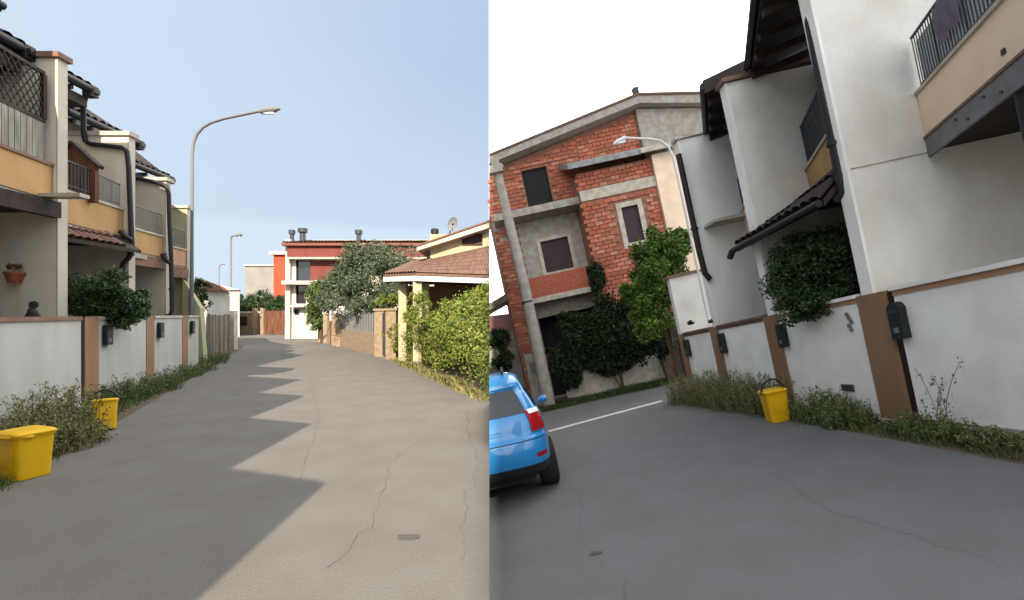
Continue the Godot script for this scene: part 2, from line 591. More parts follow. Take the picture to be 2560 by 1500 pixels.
func _ready() -> void:
	rng.seed = 20240611
	# camera -------------------------------------------------------------------------------------------
	var cam := Camera3D.new()
	cam.name = "camera"
	add_child(cam)
	cam.position = Vector3(0, EYE, 0)
	cam.projection = Camera3D.PROJECTION_FRUSTUM
	cam.near = 0.05
	cam.far = 900.0
	cam.size = 0.05 * 1500.0 / FOCAL
	cam.frustum_offset = Vector2(0, 0.05 * 35.0 / FOCAL)
	cam.current = true
	# sky: blue air on the left, a bright overcast bank on the right ---------------------------------------
	var env := Environment.new()
	env.background_mode = Environment.BG_SKY
	var sky := Sky.new()
	var pano := PanoramaSkyMaterial.new()
	pano.panorama = sky_image()
	sky.sky_material = pano
	env.sky = sky
	env.tonemap_mode = Environment.TONE_MAPPER_LINEAR
	env.tonemap_exposure = 1.95
	env.sdfgi_enabled = true
	env.ssao_enabled = true
	env.ssil_enabled = true
	var we := WorldEnvironment.new()
	we.name = "world_environment"
	we.environment = env
	add_child(we)
	# sun: behind the viewpoint, its light running along the edge between both streets
	var sun := DirectionalLight3D.new()
	sun.name = "sun"
	add_child(sun)
	var e := deg_to_rad(32.0)
	sun.look_at_from_position(Vector3.ZERO, Vector3(-SEAM * cos(e), -sin(e), -cos(e)), Vector3.UP)
	sun.light_energy = 1.6
	sun.light_color = Color(1.0, 0.93, 0.84)
	sun.light_angular_distance = 0.5
	sun.shadow_enabled = true

	make_materials()
	left_ground()
	right_ground()
	left_street()
	left_far()
	right_street()
	right_far()
	shade_makers()
	left_details()
	right_details()

func sky_image() -> ImageTexture:
	var w := 2048
	var h := 256
	var data := PackedFloat32Array()
	data.resize(w * h * 3)
	var edge := -atan(SEAM)
	var to_sun := Vector3(SEAM * cos(0.5585), sin(0.5585), cos(0.5585))
	var n := FastNoiseLite.new()
	n.seed = 4
	n.frequency = 0.9
	n.fractal_octaves = 4
	for y in h:
		var el := PI * (0.5 - (y + 0.5) / h)
		for x in w:
			var az := wrapf(TAU * (x + 0.5) / w, -PI, PI)
			var c: Vector3
			var rel := wrapf(az - edge, 1.4 - TAU, 1.4)
			if rel < 0:
				var t := clampf(-rel / 0.80, 0, 1)
				var hi := Vector3(0.44, 0.57, 0.765).lerp(Vector3(0.61, 0.72, 0.87), t)
				var lo := Vector3(0.585, 0.705, 0.82)
				c = lo.lerp(hi, clampf(el / 0.5, 0, 1))
				var near: float = maxf(0.0, Vector3(sin(az) * cos(el), sin(el), cos(az) * cos(el) * -1.0).dot(to_sun))
				c = c.lerp(Vector3(3.1, 3.04, 2.92), pow(near, 3.5))      # haze glow round the sun, strengthened to fill the shaded right street
				c *= 1.0 + 0.03 * n.get_noise_3d(cos(az) * cos(el) * 2.0, sin(el) * 4.0, sin(az) * cos(el) * 2.0)
			else:
				c = Vector3(4.0, 3.96, 3.88)
				c *= 1.0 + 0.10 * n.get_noise_3d(cos(az) * cos(el) * 2.0, sin(el) * 4.0, sin(az) * cos(el) * 2.0)
			if el < 0:
				c = c.lerp(Vector3(0.30, 0.28, 0.25), clampf(-el / 0.08, 0, 1))
			c /= 1.8      # the exposure
			var i := (y * w + x) * 3
			data[i] = c.x
			data[i + 1] = c.y
			data[i + 2] = c.z
	var im := Image.create_from_data(w, h, false, Image.FORMAT_RGBF, data.to_byte_array())
	return ImageTexture.create_from_image(im)

func sheet(mb: MB, fr: int, pts: Array, h: float) -> void:
	# a flat sheet over plan points (across, ahead), cut into strips so that noise and clipping stay clean
	var poly := PackedVector2Array()
	for p in pts:
		poly.append(p)
	var ids := Geometry2D.triangulate_polygon(poly)
	for i in range(0, ids.size(), 3):
		mb.flat3(W(fr, Vector3(poly[ids[i]].x, h, poly[ids[i]].y)), W(fr, Vector3(poly[ids[i + 1]].x, h, poly[ids[i + 1]].y)),
			W(fr, Vector3(poly[ids[i + 2]].x, h, poly[ids[i + 2]].y)), up(fr))

func left_ground() -> void:
	var g := structure("ground")
	var mb := MB.new()
	mb.clip = -1
	sheet(mb, 0, [Vector2(-400, -30), Vector2(3, -30), Vector2(3, 500), Vector2(-400, 500)], 0.0)
	build(mb, "earth", M.soil, g)
	var rd := structure("road")
	mb = MB.new()
	mb.clip = -1
	sheet(mb, 0, [Vector2(1.5, -25), Vector2(1.5, 7.0), Vector2(-0.42, 8.75), Vector2(-2.3, 12.6), Vector2(-4.3, 17.2), Vector2(-6.0, 20.5),
		Vector2(-9.0, 26.0), Vector2(-12.5, 31.0), Vector2(-15.5, 38.5), Vector2(-30, 40), Vector2(-40, 36), Vector2(-21.0, 34.0),
		Vector2(-13.1, 23.5), Vector2(-10.45, 17.5), Vector2(-7.8, 11.6), Vector2(-5.2, 5.65), Vector2(-3.7, 2.2), Vector2(-2.6, -0.5), Vector2(2.0 - 6.5, -25)], 0.004)
	build(mb, "asphalt", M.asphalt, rd)
	# an older seam down the middle and a few repairs
	mb = MB.new()
	for a in [[Vector2(-0.74, 3.43), 0.085, 0.05]]:
		var pts := []
		for k in 14:
			var t := TAU * k / 14.0
			pts.append(a[0] + Vector2(cos(t) * a[1], sin(t) * a[2]) * rng.randf_range(0.7, 1.25))
		sheet(mb, 0, pts, 0.008)
	build(mb, "tar_patch", M.asphalt_patch, rd)
	mb = MB.new()
	crack(mb, 0, [Vector2(-1.15, 3.0), Vector2(-1.05, 3.6), Vector2(-1.16, 4.3), Vector2(-1.3, 5.2), Vector2(-1.2, 6.0)], 0.0016)
	crack(mb, 0, [Vector2(-0.3, 3.1), Vector2(-0.42, 4.1), Vector2(-0.36, 5.2), Vector2(-0.6, 6.4), Vector2(-0.75, 8.1)], 0.0016)
	crack(mb, 0, [Vector2(-2.05, 4.6), Vector2(-2.9, 7.2), Vector2(-4.0, 9.7), Vector2(-5.6, 13.2), Vector2(-7.2, 17.0)], 0.002)
	build(mb, "crack", M.asphalt_patch, rd)
	# the level street ends on a retaining wall above the lower street
	var rw := structure("retaining_wall")
	mb = MB.new()
	hexa(mb, 0, [Vector3(-0.06, -1.0, 0.6), Vector3(-0.36, -1.0, 0.6), Vector3(-2.7, -8.5, 50), Vector3(-2.4, -8.5, 50),
		Vector3(-0.06, -0.02, 0.6), Vector3(-0.36, -0.02, 0.6), Vector3(-2.7, -0.02, 50), Vector3(-2.4, -0.02, 50)])
	build(mb, "wall_face", M.concrete, rw)

func crack(mb: MB, fr: int, line: Array, wid: float) -> void:
	var c := Curve2D.new()
	for p in line:
		c.add_point(p)
	var n := int(c.get_baked_length() / 0.12)
	var prev := []
	for i in n + 1:
		var p := c.sample_baked(c.get_baked_length() * i / n) + Vector2(rng.randfn(), rng.randfn()) * 0.022
		var wv := wid * rng.randf_range(0.3, 1.3)
		var cur := [W(fr, Vector3(p.x - wv, 0.009, p.y)), W(fr, Vector3(p.x + wv, 0.009, p.y))]
		if not prev.is_empty():
			mb.flat4(prev[0], prev[1], cur[1], cur[0], up(fr))
		prev = cur

func right_ground() -> void:
	var g := structure("lower_ground")
	var mb := MB.new()
	mb.clip = 1
	sheet(mb, 1, [Vector2(-12, -16), Vector2(24, -16), Vector2(24, 70), Vector2(-12, 70)], 0.0)
	build(mb, "earth", M.soil, g)
	var rd := structure("lower_road")
	mb = MB.new()
	mb.clip = 1
	sheet(mb, 1, [Vector2(-10, -12), Vector2(3.75, -12), Vector2(3.85, 4.0), Vector2(3.9, 8.0), Vector2(3.7, 10.4), Vector2(3.9, 12.2), Vector2(5.2, 13.2),
		Vector2(14, 13.8), Vector2(14, 16.6), Vector2(3.0, 16.4), Vector2(0.5, 16.0), Vector2(-10, 15.6)], 0.004)
	build(mb, "asphalt", M.asphalt_dark, rd)
	mb = MB.new()
	crack(mb, 1, [Vector2(0.3, 2.4), Vector2(0.45, 3.4), Vector2(0.25, 4.4), Vector2(0.5, 5.6), Vector2(0.42, 7.0)], 0.0015)
	crack(mb, 1, [Vector2(2.4, 2.6), Vector2(2.2, 3.8), Vector2(2.5, 5.2), Vector2(2.3, 6.6)], 0.0014)
	build(mb, "crack", M.asphalt_patch, rd)
	mb = MB.new()
	for a in [[Vector2(0.02, 2.75), 0.05, 0.05], [Vector2(0.2, 2.6), 0.06, 0.03], [Vector2(0.35, 3.9), 0.05, 0.04]]:
		var pts := []
		for k in 12:
			var t := TAU * k / 12.0
			pts.append(a[0] + Vector2(cos(t) * a[1], sin(t) * a[2]) * rng.randf_range(0.6, 1.3))
		sheet(mb, 1, pts, 0.008)
	build(mb, "tar_patch", M.asphalt_patch, rd)
	mb = MB.new()
	var a1 := ground_at(1, 1372, 1079)
	var a2 := ground_at(1, 1655, 1003)
	var prev := Vector2.ZERO
	for k in 13:
		var p := a1.lerp(a2, k / 12.0)
		if k > 0:
			sheet(mb, 1, [prev + Vector2(0, -0.14), p + Vector2(0, -0.14 + rng.randf_range(-0.015, 0.015)), p + Vector2(0, 0.14), prev + Vector2(0, 0.14)], 0.009)
		prev = p
	build(mb, "road_marking", M.paint, rd)

func ground_at(fr: int, x: float, y: float) -> Vector2:
	var q := P(fr, x, y, 1.0)
	var d := -EYE / (q.y - EYE)
	return Vector2(q.x * d, d)

# ---- the level street: terraced houses on the left -----------------------------------------------------
func wall_r(f: float) -> float:      # the line of the garden walls
	return -4.25 - 0.36 * f

func railing(parent: Node3D, fr: int, a: Vector3, b: Vector3, tall: float, n: int, m: Material, bar := 0.007) -> void:
	var mb := MB.new()
	tube(mb, fr, [a + Vector3(0, tall, 0), b + Vector3(0, tall, 0)], 0.018, 6)
	tube(mb, fr, [a + Vector3(0, 0.06, 0), b + Vector3(0, 0.06, 0)], 0.012, 6)
	var rl := build(mb, "railing", m, parent)
	for i in n + 1:
		mb = MB.new()
		var p := a.lerp(b, i / float(n))
		tube(mb, fr, [p, p + Vector3(0, tall, 0)], bar if i % 10 != 0 else bar * 1.8, 5)
		build(mb, "bar", m, rl)

func gutter_end(mb: MB, fr: int, c: Vector3) -> void:
	box(mb, fr, c.x - 0.10, c.x + 0.10, c.y - 0.2, c.y + 0.02, c.z - 0.12, c.z + 0.06)
	box(mb, fr, c.x - 0.05, c.x + 0.15, c.y - 0.14, c.y - 0.04, c.z - 0.08, c.z + 0.04)

func left_house(k: int, label: String) -> Node3D:
	# f0..f1 along the road; party wall at the far end; all heights in metres
	var H = [
		{f0 = 5.70, f1 = 8.0, fin = -7.567, top = 5.87, rb = -7.65, band0 = 3.50, band1 = 4.05, eave = -8.08, eh = 6.0, beam0 = 3.19, beam1 = 3.45, beam_r = -7.48, ee = 7.95, band = M.orange, wall = M.cream, face = M.cream_lightened},
		{f0 = 8.17, f1 = 10.4, fin = -8.30, top = 5.46, rb = -8.42, band0 = 3.28, band1 = 3.84, eave = -8.97, eh = 6.4, beam0 = 2.98, beam1 = 3.22, beam_r = -8.28, ee = 10.2, band = M.orange, wall = M.cream, face = M.cream_lightened},
		{f0 = 10.57, f1 = 12.8, fin = -9.22, top = 5.15, rb = -9.30, band0 = 3.11, band1 = 3.64, eave = -9.87, eh = 6.13, beam0 = 2.80, beam1 = 3.06, beam_r = -9.22, ee = 12.65, band = M.orange, wall = M.cream, face = M.cream},
		{f0 = 12.97, f1 = 15.2, fin = -10.28, top = 4.95, rb = -10.32, band0 = 3.09, band1 = 3.60, eave = -10.76, eh = 5.88, beam0 = 2.72, beam1 = 3.04, beam_r = -10.22, ee = 15.05, band = M.salmon, wall = M.lime_render, face = M.lime_render},
	][k]
	var o := thing("row_house", label, "house", W(0, Vector3(H.fin, 0, H.f1)), "terraced houses along the left of the level street")
	var deep := -15.0
	var t := 0.17
	# party wall at the far end, its end face pale
	var mb := MB.new()
	box(mb, 0, deep, H.fin - 0.03, 0, H.top, H.f1, H.f1 + t)
	build(mb, "party_wall", H.face, o)
	mb = MB.new()
	box(mb, 0, H.fin - 0.029, H.fin, 0, H.top - 0.002, H.f1 - 0.004, H.f1 + t + 0.004)
	build(mb, "wall_end", M.cream, o)
	mb = MB.new()
	box(mb, 0, deep, H.fin + 0.05, H.top + 0.001, H.top + 0.09, H.f1 - 0.05, H.f1 + t + 0.05)
	build(mb, "coping", M.coping if k == 0 else M.pale_coping, o)
	# house body behind the balcony
	mb = MB.new()
	box(mb, 0, deep, H.fin - 1.9, 0, H.band1 - 0.15, H.f0, H.f1 - 0.002)
	box(mb, 0, deep, H.fin - 1.6, H.band1 - 0.15, H.eh - 0.18, H.f0, H.f1 - 0.002)
	build(mb, "wall", H.wall, o)
	# openings in the front
	var dr := MB.new()
	slab(dr, 0, H.fin - 1.6, H.f0 + 0.7, H.fin - 1.6, H.f1 - 0.55, 0.03, H.band1 - 0.1, H.band1 + 1.85)
	build(dr, "balcony_door", M.brown_wood, o)
	dr = MB.new()
	slab(dr, 0, H.fin - 1.9, H.f0 + 0.5, H.fin - 1.9, H.f1 - 0.5, 0.03, 0.05, 2.2)
	build(dr, "door", M.dark_wood, o)
	# balcony: floor, parapet band, coping
	var r0: float = H.rb + 0.15 * (H.f1 - H.f0)
	mb = MB.new()
	hexa(mb, 0, [Vector3(deep, H.band0 - 0.14, H.f0), Vector3(r0 - 0.02, H.band0 - 0.14, H.f0), Vector3(H.rb - 0.02, H.band0 - 0.14, H.f1 - 0.003), Vector3(deep, H.band0 - 0.14, H.f1 - 0.003),
		Vector3(deep, H.band0, H.f0), Vector3(r0 - 0.02, H.band0, H.f0), Vector3(H.rb - 0.02, H.band0, H.f1 - 0.003), Vector3(deep, H.band0, H.f1 - 0.003)])
	build(mb, "balcony_floor", M.concrete, o)
	mb = MB.new()
	slab(mb, 0, r0 - 0.13, H.f0, H.rb - 0.13, H.f1 - 0.004, 0.13, H.band0 + 0.001, H.band1)
	build(mb, "parapet", H.band, o)
	mb = MB.new()
	slab(mb, 0, r0 - 0.16, H.f0, H.rb - 0.16, H.f1 - 0.005, 0.19, H.band1 + 0.001, H.band1 + 0.05)
	build(mb, "parapet_coping", M.coping if k == 0 else M.pale_coping, o)
	# roof and eaves
	mb = MB.new()
	ext(mb, 0, [Vector3(H.eave, H.eh - 0.12, H.f0), Vector3(H.eave, H.eh, H.f0), Vector3(deep, H.eh + 3.4, H.f0), Vector3(deep, H.eh + 3.2, H.f0)], Vector3(0, 0, H.ee - H.f0))
	var rf := build(mb, "roof", M.dark_wood, o)
	mb = MB.new()
	tiles(mb, 0, Vector3(H.eave + 0.03, H.eh + 0.01, H.f0), Vector3(H.eave + 0.03, H.eh + 0.01, H.ee), Vector3(-3.0, 1.5, 0), 0.2, 8)
	var tl := build(mb, "roof_tiles", M.dark_tile, rf)
	tl.set_meta("kind", "stuff")
	for f in range(int((H.ee - H.f0) / 0.45)):
		mb = MB.new()
		box(mb, 0, H.eave - 1.3, H.eave + 0.02, H.eh - 0.21 , H.eh - 0.13, H.f0 + 0.2 + f * 0.45, H.f0 + 0.28 + f * 0.45)
		build(mb, "rafter", M.dark_wood, rf)
	mb = MB.new()
	box(mb, 0, H.eave - 1.5, H.eave - 0.04, H.eh - 0.42, H.eh - 0.215, H.f0, H.ee - 0.02)
	build(mb, "soffit", M.dark_wood, rf)
	mb = MB.new()
	tube(mb, 0, [Vector3(H.eave + 0.06, H.eh - 0.05, H.f0), Vector3(H.eave + 0.06, H.eh - 0.05, H.ee)], 0.085, 8)
	gutter_end(mb, 0, Vector3(H.eave + 0.04, H.eh + 0.0, H.ee))
	build(mb, "gutter", M.pipe, o)
	# beam of the porch under the balcony
	mb = MB.new()
	box(mb, 0, H.beam_r - 0.14, H.beam_r, H.beam0, H.beam1, H.f0 - 0.05, H.f1 - 0.03)
	build(mb, "porch_beam", M.dark_wood if k < 2 else M.coping, o)
	mb = MB.new()
	box(mb, 0, H.fin - 1.9, H.beam_r - 0.14, H.beam0 + 0.1, H.beam0 + 0.14, H.f0, H.f1 - 0.003)
	build(mb, "porch_ceiling", M.dark_wood, o)
	return o

func left_street() -> void:
	var h1 := left_house(0, "nearest row house, with lattice screen and grey boards above its orange balcony")
	var h2 := left_house(1, "row house with small wooden shed and dark bars on its orange balcony")
	var h3 := left_house(2, "row house behind the second brown pilaster, downpipe bending at its top corner")
	var h4 := left_house(3, "farthest row house, lime yellow walls, just behind the tall street lamp")
	# screen of boards and lattice on the first balcony
	var rr := func(f: float) -> float: return -7.65 - 0.15 * (f - 8.0)
	var n := 20
	for i in n:
		var a := 5.72 + i * 0.108
		var b := a + 0.1
		var mb := MB.new()
		var tn := rng.randf_range(0.85, 1.1)
		mb.col = Color(tn, tn, tn * rng.randf_range(0.93, 1.03))
		slab(mb, 0, rr.call(a) - 0.08 + rng.randf_range(0, 0.008), a, rr.call(b) - 0.08, b, 0.025, 4.105, 4.74)
		build(mb, "board", M.grey_board, h1)
	var mb2 := MB.new()
	slab(mb2, 0, rr.call(5.72) - 0.09, 5.72, rr.call(7.9) - 0.09, 7.9, 0.05, 4.742, 4.80)
	slab(mb2, 0, rr.call(5.72) - 0.09, 5.72, rr.call(7.9) - 0.09, 7.9, 0.05, 5.53, 5.585)
	slab(mb2, 0, rr.call(7.85) - 0.1, 7.85, rr.call(7.92) - 0.1, 7.92, 0.07, 4.8, 5.53)
	var fr := build(mb2, "lattice_frame", M.dark_wood, h1)
	for dirn in [-1, 1]:
		for i in 27:
			var fa := 5.3 + i * 0.115
			# strip from bottom to top, leaning one way
			var fb: float = fa + 0.5
			var lo := 4.80
			var hi := 5.53
			var p0 := Vector2(fa, lo if dirn > 0 else hi)
			var p1 := Vector2(fb, hi if dirn > 0 else lo)
			if fb > 7.85:
				if fa >= 7.8:
					continue
				p1 = p0.lerp(p1, (7.85 - fa) / (fb - fa))
			if fa < 5.72:
				p0 = p0.lerp(p1, (5.72 - fa) / (fb - fa))
			var q := MB.new()
			var off := -0.065 if dirn > 0 else -0.052
			var w := 0.014
			hexa(q, 0, [Vector3(rr.call(p0.x) + off, p0.y - w, p0.x), Vector3(rr.call(p0.x) + off + 0.012, p0.y - w, p0.x), Vector3(rr.call(p1.x) + off + 0.012, p1.y - w, p1.x), Vector3(rr.call(p1.x) + off, p1.y - w, p1.x),
				Vector3(rr.call(p0.x) + off, p0.y + w, p0.x), Vector3(rr.call(p0.x) + off + 0.012, p0.y + w, p0.x), Vector3(rr.call(p1.x) + off + 0.012, p1.y + w, p1.x), Vector3(rr.call(p1.x) + off, p1.y + w, p1.x)])
			build(q, "lattice_strip", M.dark_wood, fr)
	# second house: ledge, shed, railing, tiled canopy, downpipe
	var mb := MB.new()
	box(mb, 0, -7.62, -6.95, 3.49, 3.55, 7.72, 7.9)
	build(mb, "ledge", M.pale_coping, h2)
	railing(h2, 0, Vector3(-8.06, 3.9, 8.35), Vector3(-8.22, 3.9, 9.45), 0.5, 13, M.iron, 0.012)
	railing(h2, 0, Vector3(-8.23, 3.9, 9.5), Vector3(-8.42, 3.9, 10.3), 0.48, 16, M.pale_iron, 0.005)
	mb = MB.new()
	ext(mb, 0, [P(0, 155, 505, 9.35), P(0, 238, 505, 9.35), P(0, 238, 415, 9.35), P(0, 176, 356, 9.35), P(0, 155, 372, 9.35)], Vector3(0, 0, 0.08))
	var shed := build(mb, "balcony_shed", M.brown_wood, h2)
	mb = MB.new()
	ext(mb, 0, [P(0, 150, 374, 9.3), P(0, 175, 350, 9.3), P(0, 244, 412, 9.3), P(0, 240, 419, 9.3), P(0, 175, 359, 9.3), P(0, 155, 379, 9.3)], Vector3(0, 0, 0.16))
	build(mb, "shed_roof", M.dark_wood, shed)
	mb = MB.new()
	ext(mb, 0, [Vector3(-7.97, 2.90, 8.22), Vector3(-7.97, 2.965, 8.22), Vector3(-8.45, 3.30, 8.22), Vector3(-8.45, 3.2, 8.22)], Vector3(0, 0, 2.1))
	var cn := build(mb, "canopy", M.dark_wood, h2)
	tiles(MB.new(), 0, Vector3(-7.98, 2.98, 8.25), Vector3(-8.02, 2.98, 9.95), Vector3(-0.42, 0.34, 0), 0.17, 2, cn, M.tile)
	downpipe(h2, [Vector3(-8.95, 6.3, 10.12), P(0, 208, 262, 10.2), P(0, 209, 330, 10.3), P(0, 213, 352, 10.34), P(0, 225, 360, 10.34), P(0, 305, 369, 10.34), P(0, 318, 378, 10.34), P(0, 322, 420, 10.34), P(0, 329, 590, 10.34), P(0, 331, 625, 10.34), P(0, 322, 645, 10.34), P(0, 308, 658, 10.34), P(0, 303, 690, 10.34)], 0.05)
	mb = MB.new()
	tube(mb, 0, [P(0, 302, 578, 10.2), P(0, 312, 590, 10.2), P(0, 328, 600, 10.3)], [0.06, 0.05, 0.05], 8)
	build(mb, "pipe_elbow", M.pipe, h2)
	# third house
	railing(h3, 0, Vector3(-8.99, 3.7, 10.7), Vector3(-9.3, 3.7, 12.75), 0.53, 34, M.pale_iron, 0.006)
	downpipe(h3, [P(0, 330, 446, 12.6), P(0, 345, 446, 12.72), P(0, 400, 458, 12.74), P(0, 417, 466, 12.74), P(0, 422, 485, 12.74), P(0, 424, 560, 12.74), P(0, 428, 650, 12.74), P(0, 430, 775, 12.74), P(0, 426, 787, 12.74), P(0, 410, 793, 12.74)], 0.055)
	mb = MB.new()
	tube(mb, 0, [P(0, 408, 634, 12.6), P(0, 414, 650, 12.62), P(0, 424, 658, 12.7)], [0.08, 0.06, 0.05], 8)
	build(mb, "pipe_elbow", M.pipe, h3)
	railing(h4, 0, Vector3(-10.0, 3.66, 13.1), Vector3(-10.3, 3.66, 15.1), 0.55, 30, M.pale_iron, 0.006)
	# garden walls, one length to each house
	var names_ := ["white garden wall in front of the first house, weeds and a yellow bin at its foot", "white garden wall panel below the overhanging bush", "white garden wall panel between second and third brown pilasters", "short white garden wall at the foot of the tall street lamp"]
	var seg := [[4.2, 7.90, 7.98, 8.44], [8.44, 10.56, 10.56, 11.02], [11.02, 12.98, 12.98, 13.48], [13.48, 14.5, 14.5, 14.6]]
	for i in 4:
		var s: Array = seg[i]
		var o := thing("garden_wall", names_[i], "wall", W(0, Vector3(wall_r(s[1]), 0, s[1])), "white garden walls of the level street")
		mb = MB.new()
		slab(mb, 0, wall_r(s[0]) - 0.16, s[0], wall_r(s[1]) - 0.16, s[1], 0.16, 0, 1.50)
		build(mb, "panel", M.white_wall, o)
		mb = MB.new()
		slab(mb, 0, wall_r(s[0]) - 0.20, s[0], wall_r(s[1]) - 0.20, s[1], 0.23, 1.501, 1.56)
		build(mb, "coping", M.coping if i == 0 else M.pale_coping, o)
		if i < 3:
			mb = MB.new()
			slab(mb, 0, wall_r(s[2]) - 0.18, s[2] + 0.002, wall_r(s[3]) - 0.18, s[3] - 0.002, 0.205 if i == 0 else 0.19, 0, 1.545)
			build(mb, "pilaster", M.pilaster, o)
		if i == 0:
			mb = MB.new()
			slab(mb, 0, wall_r(s[1]) - 0.15, s[1] + 0.002, wall_r(s[2]) - 0.15, s[2], 0.145, 0, 1.54)
			build(mb, "wall_joint", M.dark_wood, o)
		mb = MB.new()
		slab(mb, 0, wall_r(s[0]) + 0.002, s[0], wall_r(s[1]) + 0.002, s[1], 0.035, 0, 0.09)
		build(mb, "wall_foot", M.concrete, o)
	# the yellow green end wall and an old fence beyond it
	var yw := thing("end_wall", "pale yellow green wall end between the street lamp and the old grey fence", "wall", W(0, Vector3(-9.7, 0, 15.3)))
	mb = MB.new()
	hexa(mb, 0, [Vector3(-10.3, 0, 15.0), Vector3(-9.62, 0, 15.0), Vector3(-9.75, 0, 15.4), Vector3(-10.5, 0, 15.4), Vector3(-10.3, 2.75, 15.0), Vector3(-9.75, 1.8, 15.0), Vector3(-9.88, 1.8, 15.4), Vector3(-10.5, 2.75, 15.4)])
	build(mb, "wall", M.lime_render, yw)
	var fe := thing("old_fence", "weathered grey board fence at the left roadside beyond the row houses", "fence", W(0, Vector3(-11.2, 0, 18)))
	for i in 28:
		var f := 15.6 + i * 0.21
		var r := -9.95 - (f - 15.6) * 0.47
		mb = MB.new()
		var tn := rng.randf_range(0.7, 1.15)
		mb.col = Color(tn, tn, tn)
		slab(mb, 0, r + rng.randf_range(-0.02, 0.02), f, r - 0.095, f + 0.2, 0.04, 0, 1.58 + rng.randf_range(-0.08, 0.05))
		build(mb, "board", M.old_fence, fe)
	mb = MB.new()
	box(mb, 0, -12.72, -12.45, 0, 1.75, 21.5, 21.8)
	build(mb, "post", M.pale_concrete, fe)

func downpipe(parent: Node3D, pts: Array, rad: float, fr := 0) -> void:
	var mb := MB.new()
	tube(mb, fr, pts, rad, 10)
	var dp := build(mb, "downpipe", M.pipe, parent)
	for i in [pts.size() - 3]:
		var m2 := MB.new()
		var a: Vector3 = pts[i].lerp(pts[i - 1], 0.4)
		tube(m2, fr, [a, a + (pts[i - 1] - pts[i]).normalized() * 0.05], rad * 1.35, 10)
		build(m2, "pipe_clip", M.pipe, dp)

func street_lamp(label: String, fr: int, foot: Vector3, pts: Array, head0: Vector3, head1: Vector3, rad: float, m: Material) -> void:
	var o := thing("street_lamp", label, "street lamp", W(fr, foot), "street lamps")
	var c := Curve3D.new()
	for p in pts:
		c.add_point(p)
	var mb := MB.new()
	var line := [foot]
	var rads := [rad * 1.25]
	for p in pts:
		line.append(p)
		rads.append(rad * 0.8)
	tube(mb, fr, line, rads, 12)
	build(mb, "pole", m, o)
	mb = MB.new()
	tube(mb, fr, [foot, foot + Vector3(0, 0.5, 0)], rad * 1.7, 12)
	build(mb, "base", m, o)
	mb = MB.new()
	var d := (head1 - head0)
	tube(mb, fr, [head0, head0 + d * 0.15, head0 + d * 0.75, head1], [rad * 1.0, rad * 1.9, rad * 1.6, rad * 0.6], 10)
	var hd := build(mb, "lamp_head", m, o)
	mb = MB.new()
	var q := head0 + d * 0.45 - Vector3(0, rad * 1.75, 0)
	box(mb, fr, q.x - absf(d.x) * 0.25, q.x + absf(d.x) * 0.25, q.y - 0.02, q.y + 0.02, q.z - 0.05, q.z + 0.05)
	build(mb, "lens", M.lamp_white, hd)

# ---- the far end and the right side of the level street --------------------------------------------------
func window(parent: Node3D, fr: int, r0: float, r1: float, h0: float, h1: float, f: float, fm: Material, pm: Material, surround := 0.05) -> void:
	var mb := MB.new()
	box(mb, fr, r0 - surround, r0, h0 - surround, h1 + surround, f - 0.04, f + 0.16)
	box(mb, fr, r1, r1 + surround, h0 - surround, h1 + surround, f - 0.04, f + 0.16)
	box(mb, fr, r0, r1, h1, h1 + surround, f - 0.04, f + 0.16)
	box(mb, fr, r0, r1, h0 - surround, h0, f - 0.06, f + 0.16)
	var w := build(mb, "window", fm, parent)
	mb = MB.new()
	box(mb, fr, r0, r1, h0, h1, f + 0.1, f + 0.14)
	build(mb, "pane", pm, w)

